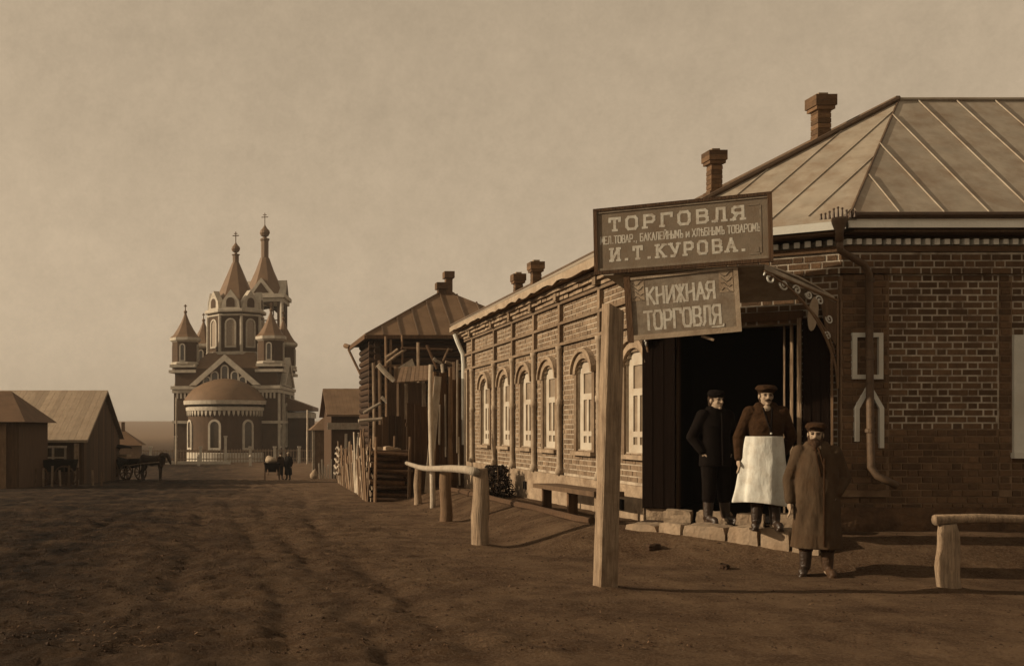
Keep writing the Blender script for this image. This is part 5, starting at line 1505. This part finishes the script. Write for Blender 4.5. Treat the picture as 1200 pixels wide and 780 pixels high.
    for s, arm in ((-1, P['arms'][0]), (1, P['arms'][1])):
        sh = V(s * .168, .0, 1.365); el = V(*arm[0]); wr = V(*arm[1]); q = el.lerp(wr, .9)
        m.chain([sh, sh.lerp(el, .5), el, el.lerp(wr, .5), q], [.082 * k, .071 * k, .066 * k, .058 * k, .053 * k])
        for t in (.3, .62): m.ell(sh.lerp(el, t), (.076 * k, .076 * k, .02 * k), 10, 6)
    m.cap(V(-.07, -.0, 1.43), V(.07, -.0, 1.43), .062 * k, .062 * k)
    coat = part('coat', m, P['coat_mat'], vox * 1.5, 2)
    # front edge, lapels, buttons
    m = MB()
    for (p, q) in P.get('edges', []): m.tube([V(*p), V(*q)], .011 * k, 6)
    if m.v: lobj('lapel', m.mesh('lapel'), coat).data.materials.append(MAT[P.get('edge_mat', P['coat_mat'])])
    for q in P.get('buttons', []):
        m = MB(); m.ell(V(*q), (.012 * k, .007 * k, .012 * k), 8, 6); lobj('button', m.mesh('button'), coat).data.materials.append(MAT['white'])
    if P.get('shirt'):
        m = MB(); m.ell(V(0, -.075, 1.40), (.045 * k, .03 * k, .06 * k), 10, 8); part('shirt', m, 'shirt', vox * 1.2)
    # hair, cap, beard
    m = MB(); m.ell(H_(0, .022, .028), (.080 * k, .094 * k, .090 * k), 14, 10, R); m.ell(H_(0, .05, -.03), (.070 * k, .055 * k, .065 * k), 12, 8, R)
    part('hair', m, 'hair', vox)
    if P.get('cap'):
        m = MB(); cr, ch_ = P['cap']
        rr = [(.086, .040), (.092, .060), (cr, .078), (cr * 1.0, .095), (cr * .8, ch_), (.0, ch_ + .012)]
        mm = MB(); mm.lathe([(max(.001, r * k), z * k) for r, z in rr], (0, 0, 0), 20)
        m.add([hc + R @ (Matrix.Rotation(.12, 3, 'X') @ Vector((v[0], v[1] + .008 * k, v[2]))) for v in mm.v], mm.f)
        pk_ = [(-.068, -.070), (-.060, -.112), (-.030, -.138), (.030, -.138), (.060, -.112), (.068, -.070)]
        m.add([H_(x, y, .052 - (-.07 - y) * -.45) for x, y in pk_] + [H_(x, y, .063 - (-.07 - y) * -.45) for x, y in pk_], [(0, 1, 2, 3, 4, 5), (11, 10, 9, 8, 7, 6)] + [(i, i + 6, (i + 1) % 6 + 6, (i + 1) % 6) for i in range(6)])
        part('cap', m, P['cap_mat'], vox * .9, 1)
    if P.get('beard'):
        m = MB(); L = P['beard']
        m.ell(H_(0, -.055, -.085), (.062 * k, .048 * k, .055 * k), 12, 8, R); m.cap(H_(0, -.068, -.10), H_(0, -.085, -.10 - L), .045 * k, .022 * k)
        for s in (-1, 1): m.cap(H_(s * .006, -.100, -.046), H_(s * .04, -.086, -.062), .013 * k, .009 * k, 8); m.cap(H_(s * .062, -.02, -.02), H_(s * .05, -.045, -.09), .016 * k, .022 * k, 8)
        part('beard', m, 'beard', vox, 1)
    if P.get('moustache'):
        m = MB()
        for s in (-1, 1): m.cap(H_(s * .005, -.100, -.044), H_(s * .034, -.088, -.054), .010 * k, .006 * k, 8)
        lobj('moustache', m.mesh('moustache'), root).data.materials.append(MAT['hair'])
    if P.get('apron'):
        n = 26; m = MB(); vs = []; fs = []
        za, zb = P['apron']; rows = 18
        for j in range(rows + 1):
            t = j / rows; z = za + (zb - za) * t
            half = math.radians(82 - 6 * t); rx = .203 + .10 * t; ry = .152 + .085 * t
            for i in range(n + 1):
                a = -PI / 2 - half + 2 * half * i / n
                fo = 1 + (.03 + .16 * t) * math.sin(i * .9 + t * 1.5) * (.5 + .5 * math.sin(i * .37 + 1)) + .012 * math.sin(t * 14 + i * .5)
                cx = -.012 * t - .02
                dz = .03 * math.sin(i / n * PI * 1.3 + .4) * t
                vs.append(V(cx + rx * fo * math.cos(a), ry * fo * math.sin(a), z + dz))
        for j in range(rows):
            for i in range(n): q = j * (n + 1) + i; fs.append((q, q + 1, q + n + 2, q + n + 1))
        m.add(vs, fs); me = m.mesh('apron'); me.materials.append(MAT['apron'])
        for f in me.polygons: f.use_smooth = True
        o = lobj('apron', me, root); md = o.modifiers.new('t', 'SOLIDIFY'); md.thickness = .006; md = o.modifiers.new('s', 'SUBSURF'); md.levels = 1; md.render_levels = 1
    return root

# the bearded man in the long coat
STAND = [((-.10, -.01, .48), (-.11, .01, .09), (-.15, -.12, .035)), ((.10, -.01, .48), (.11, .01, .09), (.14, -.125, .035))]
coat_long = [(0, 0, .30, .25, .185, .10), (0, 0, .45, .24, .178, .085), (0, 0, .65, .232, .17, .06), (0, 0, .85, .225, .165, .04), (0, 0, 1.02, .218, .155, .025), (0, -.005, 1.2, .205, .145, .01), (0, 0, 1.34, .205, .12, .0), (0, 0, 1.41, .14, .095, 0), (0, 0, 1.455, .085, .08, 0)]
gz3 = ground_z(6.2, 11.1)
make_person('person', 'bearded person in a flat cap and long brown coat standing on the dirt', (6.27, 11.2, ground_z(6.27, 11.2)), math.radians(-22), dict(
    H=1.68, legs=STAND, arms=[((-.27, .02, 1.06), (-.265, -.04, .80), (0, -.12, -1)), ((.285, .06, 1.08), (.19, -.05, .90), (-.5, .2, -1))],
    boot=['boot', 'boot_tan'], trousers='dark_cloth', coat=coat_long, coat_mat='coat',
    edges=[((.055, -.162, 1.30), (.05, -.185, .34)), ((.0, -.135, 1.42), (.055, -.158, 1.20)), ((-.03, -.13, 1.42), (.02, -.16, 1.10))], edge_mat='dark_cloth', shirt=True, beard=.055, cap=(.108, .128), cap_mat='dark_cloth', turn=math.radians(-8), head=(-.012, -.03, .05)))
# the shop man in the white apron
jacket = [(0, 0, .86, .19, .14, .015), (0, 0, .98, .185, .138, .01), (0, 0, 1.1, .178, .132, .01), (0, -.005, 1.24, .198, .142, .0), (0, 0, 1.35, .20, .115, .0), (0, 0, 1.41, .14, .09, 0), (0, 0, 1.45, .08, .075, 0)]
make_person('person', 'person in a dark jacket and long white apron standing on the doorstep', (6.20, 12.15, .41), math.radians(-18), dict(
    H=1.72, legs=[((-.09, -.02, .48), (-.10, .0, .09), (-.13, -.125, .035)), ((.09, .0, .48), (.10, .02, .09), (.13, -.10, .035))],
    arms=[((-.285, .03, 1.07), (-.29, -.03, .81), (0, -.1, -1)), ((.28, .06, 1.08), (.20, .14, .88), (-.4, .2, -1))],
    boot=['boot', 'boot'], trousers='dark_cloth', coat=jacket, coat_mat='dark_cloth', apron=(1.09, .29),
    edges=[((-.045, -.115, 1.42), (.03, -.16, 1.14)), ((.05, -.115, 1.42), (.03, -.16, 1.14))], edge_mat='black_cloth', buttons=[(.03, -.168, 1.12)], shirt=True, moustache=True, cap=(.118, .125), cap_mat='dark_cloth', turn=math.radians(6), head=(0, -.02, .02)))
# the man in the doorway
jk = [(0, 0, .72, .205, .15, .02), (0, 0, .9, .195, .145, .015), (0, 0, 1.08, .18, .135, .01), (0, -.005, 1.24, .20, .145, .0), (0, 0, 1.35, .20, .115, .0), (0, 0, 1.41, .14, .09, 0), (0, 0, 1.46, .085, .08, 0)]
make_person('person', 'person in black clothes and cap with hands in pockets in the dark doorway', (6.02, 13.06, .40), math.radians(6), dict(
    H=1.70, legs=[((-.10, -.03, .48), (-.11, -.02, .09), (-.10, -.15, .035)), ((.11, .0, .48), (.15, .02, .09), (.20, -.10, .035))],
    arms=[((-.285, .06, 1.09), (-.19, -.04, .90), (.6, .3, -1)), ((.275, .06, 1.09), (.19, -.04, .90), (-.6, .3, -1))],
    boot=['boot', 'boot'], trousers='black_cloth', coat=jk, coat_mat='black_cloth', edges=[((.0, -.15, 1.40), (.01, -.155, .74))], edge_mat='black_cloth',
    cap=(.105, .13), cap_mat='black_cloth', turn=math.radians(12), head=(.0, -.02, 0)))
# the small group far down the street
far_p = dict(H=1.6, legs=STAND, arms=[((-.27, .02, 1.06), (-.25, -.06, .82), (0, -.12, -1)), ((.27, .02, 1.06), (.25, -.06, .82), (0, -.12, -1))], boot=['boot', 'boot'], vox=.022)
for i, (x, y, H, cm, lb, cap) in enumerate(((2.10, 57.6, 1.52, 'dark_cloth', 'person in a grey jacket beside the far hand cart', 'dark_cloth'), (2.52, 57.2, 1.55, 'black_cloth', 'rightmost person far down the street, dark coat and pale cap', 'shirt'))):
    d = dict(far_p); d.update(H=H, coat=coat_long if i else jacket, coat_mat=cm, trousers='black_cloth', cap=(.10, .13), cap_mat=cap, group='people far down the street')
    make_person('person', lb, (x, y, base_z(x, y)), (.5, -.6)[i], d)

hc_ = thing('hand_cart', 'low dark hand cart loaded with a pale bundle far down the street', 'cart', (1.6, 57, base_z(1.6, 57)))
g = base_z(1.6, 57)
obj('bed', MB().hexa([Vector(p) for p in ((1.25, 56.6, g + .45), (1.95, 56.6, g + .45), (1.95, 57.6, g + .45), (1.25, 57.6, g + .45), (1.15, 56.5, g + .95), (2.05, 56.5, g + .95), (2.05, 57.7, g + .95), (1.15, 57.7, g + .95))]), 'black_wood', hc_)
for x in (1.2, 2.0):
    c = Vector((x, 57.1, g + .4)); obj('wheel', MB().tube([c + Vector((0, .4 * math.cos(2 * PI * a / 16), .4 * math.sin(2 * PI * a / 16))) for a in range(17)], .04, 6).bar(c - Vector((0, .38, 0)), c + Vector((0, .38, 0)), .04, .04).bar(c - Vector((0, 0, .38)), c + Vector((0, 0, .38)), .04, .04, up=(0, 1, 0)), 'wood_dark', hc_)
for x in (1.35, 1.85): obj('handle', MB().tube([(x, 56.6, g + .6), (x, 55.7, g + .35)], .035, 6), 'wood_dark', hc_)
m = MB(); m.ell((0, 0, 0), (.34, .4, .2), 12, 8); m.ell((-.1, .1, .12), (.2, .22, .16), 10, 8)
o = obj('bundle', remesh(m, .05, 1, 'shirt', 'bundle'), None); o.location = (1.55, 57.1, g + 1.08); tag(o, 'pale cloth bundle lying on the far hand cart', 'bundle')

# ------------------------------------------------------------------ horse and carriage
HY = 57.0; hg = base_z(-6, HY)
hs = thing('horse', 'dark horse harnessed to the hooded carriage on the left', 'horse', (-4.75, HY, hg))
def hx_(x, z, dy=0): return Vector((-4.75 + x, HY + dy, hg + z))
m = MB()
m.chain([hx_(-.62, 1.15), hx_(-.1, 1.10), hx_(.45, 1.16)], [.27, .29, .27]); m.ell(hx_(.5, 1.1), (.22, .2, .33)); m.ell(hx_(-.65, 1.17), (.26, .23, .3))
m.chain([hx_(.58, 1.28), hx_(.86, 1.42), hx_(1.02, 1.36)], [.2, .13, .11]); m.chain([hx_(1.02, 1.38), hx_(1.16, 1.12), hx_(1.22, .98)], [.115, .085, .065])
for s in (-.06, .06): m.cap(hx_(1.0, 1.47, s), hx_(1.0, 1.60, s), .03, .012)
for s, dx in ((-.14, .06), (.14, -.08)):
    m.chain([hx_(.5 + dx * .3, 1.0, s), hx_(.53 + dx, .58, s), hx_(.5 + dx, .12, s), hx_(.56 + dx, .05, s)], [.11, .065, .045, .06])
    m.chain([hx_(-.68, 1.05, s), hx_(-.58 + dx, .72, s), hx_(-.78 + dx, .50, s), hx_(-.74 + dx, .12, s), hx_(-.68 + dx, .05, s)], [.16, .10, .06, .045, .06])
m.chain([hx_(-.88, 1.28), hx_(-1.0, .95), hx_(-.98, .55)], [.04, .06, .03])
me = remesh(m, .03, 2, 'horse', 'body'); o = lobj('body', me, hs); o.matrix_parent_inverse = world_of(hs).inverted()
m = MB()
for k in range(14):
    t = k / 13; m.cap(hx_(.6 + .42 * t, 1.45 + .07 * math.sin(t * 3)), hx_(.55 + .42 * t, 1.25 + .07 * math.sin(t * 3), -.12), .03, .015, 6)
obj('mane', m, 'hair', hs)
m = MB()
for a in range(20):
    th = PI * 2 * a / 20; th2 = PI * 2 * (a + 1) / 20
    m.tube([hx_(.62, 1.18) + Vector((0, .27 * math.cos(th), .36 * math.sin(th))), hx_(.62, 1.18) + Vector((0, .27 * math.cos(th2), .36 * math.sin(th2)))], .04, 5)
obj('collar', m, 'wood_dark', hs)
cr = thing('carriage', 'dark hooded carriage behind the horse at the left', 'carriage', (-6.8, HY, hg))
def wheel(x, dy, r):
    w = MB(); c = hx_(x, r, dy); n = 22
    pts = [c + Vector((r * math.cos(2 * PI * a / n), 0, r * math.sin(2 * PI * a / n))) for a in range(n + 1)]
    w.tube(pts, .04, 6); o = obj('wheel', w, 'wood_dark', cr)
    s = MB()
    for a in range(10): s.bar(c, c + Vector((r * math.cos(PI * a / 5), 0, r * math.sin(PI * a / 5))), .035, .035, up=(0, 1, 0))
    s.tube([c - Vector((0, .1, 0)), c + Vector((0, .1, 0))], .08, 8); obj('spokes', s, 'wood_dark', o)
for x, r in ((-1.45, .42), (-2.55, .52)):
    for dy in (-.62, .62): wheel(x, dy, r)
m = MB(); pr = [(-2.9, .75), (-2.95, 1.25), (-2.3, 1.15), (-1.7, .95), (-1.35, 1.2), (-1.25, 1.15), (-1.5, .7), (-2.2, .6)]
m.add([hx_(x, z, -.5) for x, z in pr] + [hx_(x, z, .5) for x, z in pr], [tuple(range(8)), tuple(reversed(range(8, 16)))] + [(i, i + 8, (i + 1) % 8 + 8, (i + 1) % 8) for i in range(8)]); obj('body', m, 'black_wood', cr)
m = MB(); vs = []
for j in range(9):
    a = math.radians(200 - j * 19); 
    for y in (-.55, 0, .55): vs.append(hx_(-2.45 + .65 * math.cos(a), 1.25 + (.62 if y == 0 else .56) * math.sin(a) + .1, y))
m.add(vs, [(j * 3 + q, j * 3 + q + 1, j * 3 + q + 4, j * 3 + q + 3) for j in range(8) for q in range(2)]); o = obj('hood', m, 'black_cloth', cr, smooth=True); md = o.modifiers.new('t', 'SOLIDIFY'); md.thickness = .04
for dy in (-.42, .42): obj('shaft', MB().tube([hx_(-1.5, .8, dy), hx_(-.3, .95, dy), hx_(.75, 1.05, dy)], .04, 6), 'wood', cr)
m = MB(); m.box(-7.4, -6.5, HY - .2, HY + .2, hg + 1.28, hg + 1.42); obj('cushion', m, 'sack', cr)
pv2 = Vector((-6.3, HY, 0)); ra = math.radians(-35); Rz = Matrix.Rotation(ra, 3, 'Z')
for o_ in (hs, cr):
    q = Vector(o_.location); q = pv2 + Rz @ (q - pv2); o_.location = q + Vector((.1, 0, 0)); o_.rotation_euler.z = ra
# farm cart parked before the barn
fc = thing('farm_cart', 'dark empty farm cart parked before the barn window', 'cart', (-7.9, 43.5, base_z(-8, 43.5)))
g = base_z(-8, 43.5)
obj('bed', MB().hexa([Vector(p) for p in ((-8.9, 43.1, g + .6), (-7.2, 43.1, g + .6), (-7.2, 44.0, g + .6), (-8.9, 44.0, g + .6), (-9.0, 42.95, g + 1.1), (-7.1, 42.95, g + 1.1), (-7.1, 44.15, g + 1.1), (-9.0, 44.15, g + 1.1))]), 'black_wood', fc)
for x in (-8.6, -7.5):
    for y in (42.9, 44.2):
        c = Vector((x, y, g + .42)); obj('wheel', MB().tube([c + Vector((.42 * math.cos(2 * PI * a / 18), 0, .42 * math.sin(2 * PI * a / 18))) for a in range(19)], .04, 6).bar(c - Vector((.4, 0, 0)), c + Vector((.4, 0, 0)), .04, .04).bar(c - Vector((0, 0, .4)), c + Vector((0, 0, .4)), .04, .04, up=(0, 1, 0)), 'wood_dark', fc)

# ------------------------------------------------------------------ straw, chips and clods on the ground
random.seed(77)
m = MB()
for k in range(2600):
    y = 7.5 + 14 * random.random() ** 1.6; x = random.gauss(-.2, 1.9) if random.random() < .75 else random.uniform(-4, 9)
    if noise.noise(Vector((x * .8, y * .8, 4))) < .12: continue
    if shop_dist(x, y) < 1.0: continue
    z = ground_z(x, y) + .008; a = random.gauss(0, .7); L = random.uniform(.01, .05); w = random.uniform(.002, .005)
    d = Vector((math.cos(a), math.sin(a), random.uniform(-.12, .12))) * L; n_ = Vector((-math.sin(a), math.cos(a), 0)) * w
    c = Vector((x, y, z)); mid = c + Vector((0, 0, random.uniform(.004, .014)))
    m.add([c - d - n_, c - d + n_, mid + n_, mid - n_, c + d + n_, c + d - n_], [(0, 1, 2, 3), (3, 2, 4, 5)])
s_ = obj('straw', m, 'straw'); tag(s_, 'scattered straw and wood chips trodden into the street', 'straw', kind='stuff')
m = MB()
for k in range(7500):
    y = 7.4 + 16 * random.random() ** 1.4; x = random.uniform(-5, 10) if k % 2 else random.gauss(-1, 2.2)
    if shop_dist(x, y) < .5: continue
    r = random.uniform(.004, .019) * (1.6 if random.random() < .06 else 1); z = ground_z(x, y)
    vs = [(x + r * random.uniform(.6, 1.3) * sx, y + r * random.uniform(.6, 1.3) * sy, z + r * .6 * sz) for sx, sy, sz in ((1, 0, 0), (-1, 0, 0), (0, 1, 0), (0, -1, 0), (0, 0, 1), (0, 0, -1))]
    m.add(vs, [(0, 2, 4), (2, 1, 4), (1, 3, 4), (3, 0, 4), (2, 0, 5), (1, 2, 5), (3, 1, 5), (0, 3, 5)])
c_ = obj('dirt_clods', m, 'clod'); tag(c_, 'small clods and pebbles strewn over the bare earth', 'clods', kind='stuff')
# a few loose stones by the doorstep
for k, (x, y, s, lb) in enumerate(((5.05, 12.6, .10, 'fist-sized stone on the dirt left of the doorstep'), (7.35, 10.75, .07, 'small dark stone on the dirt before the brick wall'), (5.5, 11.7, .08, 'small stone on the dirt slope below the doorstep'))):
    o = obj('loose_stone', rough_block(Vector((x, y, ground_z(x, y) + s * .25)), Vector((1, k * .5, 0)), (s * 1.4, s, s * .8), 90 + k, 'clod'), None); tag(o, lb, 'stone')
# ------------------------------------------------------------------ the dusty air
hz = MB().box(-900, 900, -60, 1500, -4.5, 34)
hm = bpy.data.materials.new('air'); hm.use_nodes = True
t = hm.node_tree; t.nodes.clear()
ho = N(t, 'ShaderNodeOutputMaterial'); pv_ = N(t, 'ShaderNodeVolumePrincipled')
pv_.inputs['Color'].default_value = (.95, .93, .90, 1); pv_.inputs['Density'].default_value = .00036; pv_.inputs['Anisotropy'].default_value = .2
t.links.new(pv_.outputs[0], ho.inputs['Volume'])
ho_ = obj('haze', hz, hm); ho_['kind'] = 'stuff'; ho_['label'] = 'thin dusty haze over the street'; ho_['category'] = 'haze'
S.cycles.volume_bounces = 0
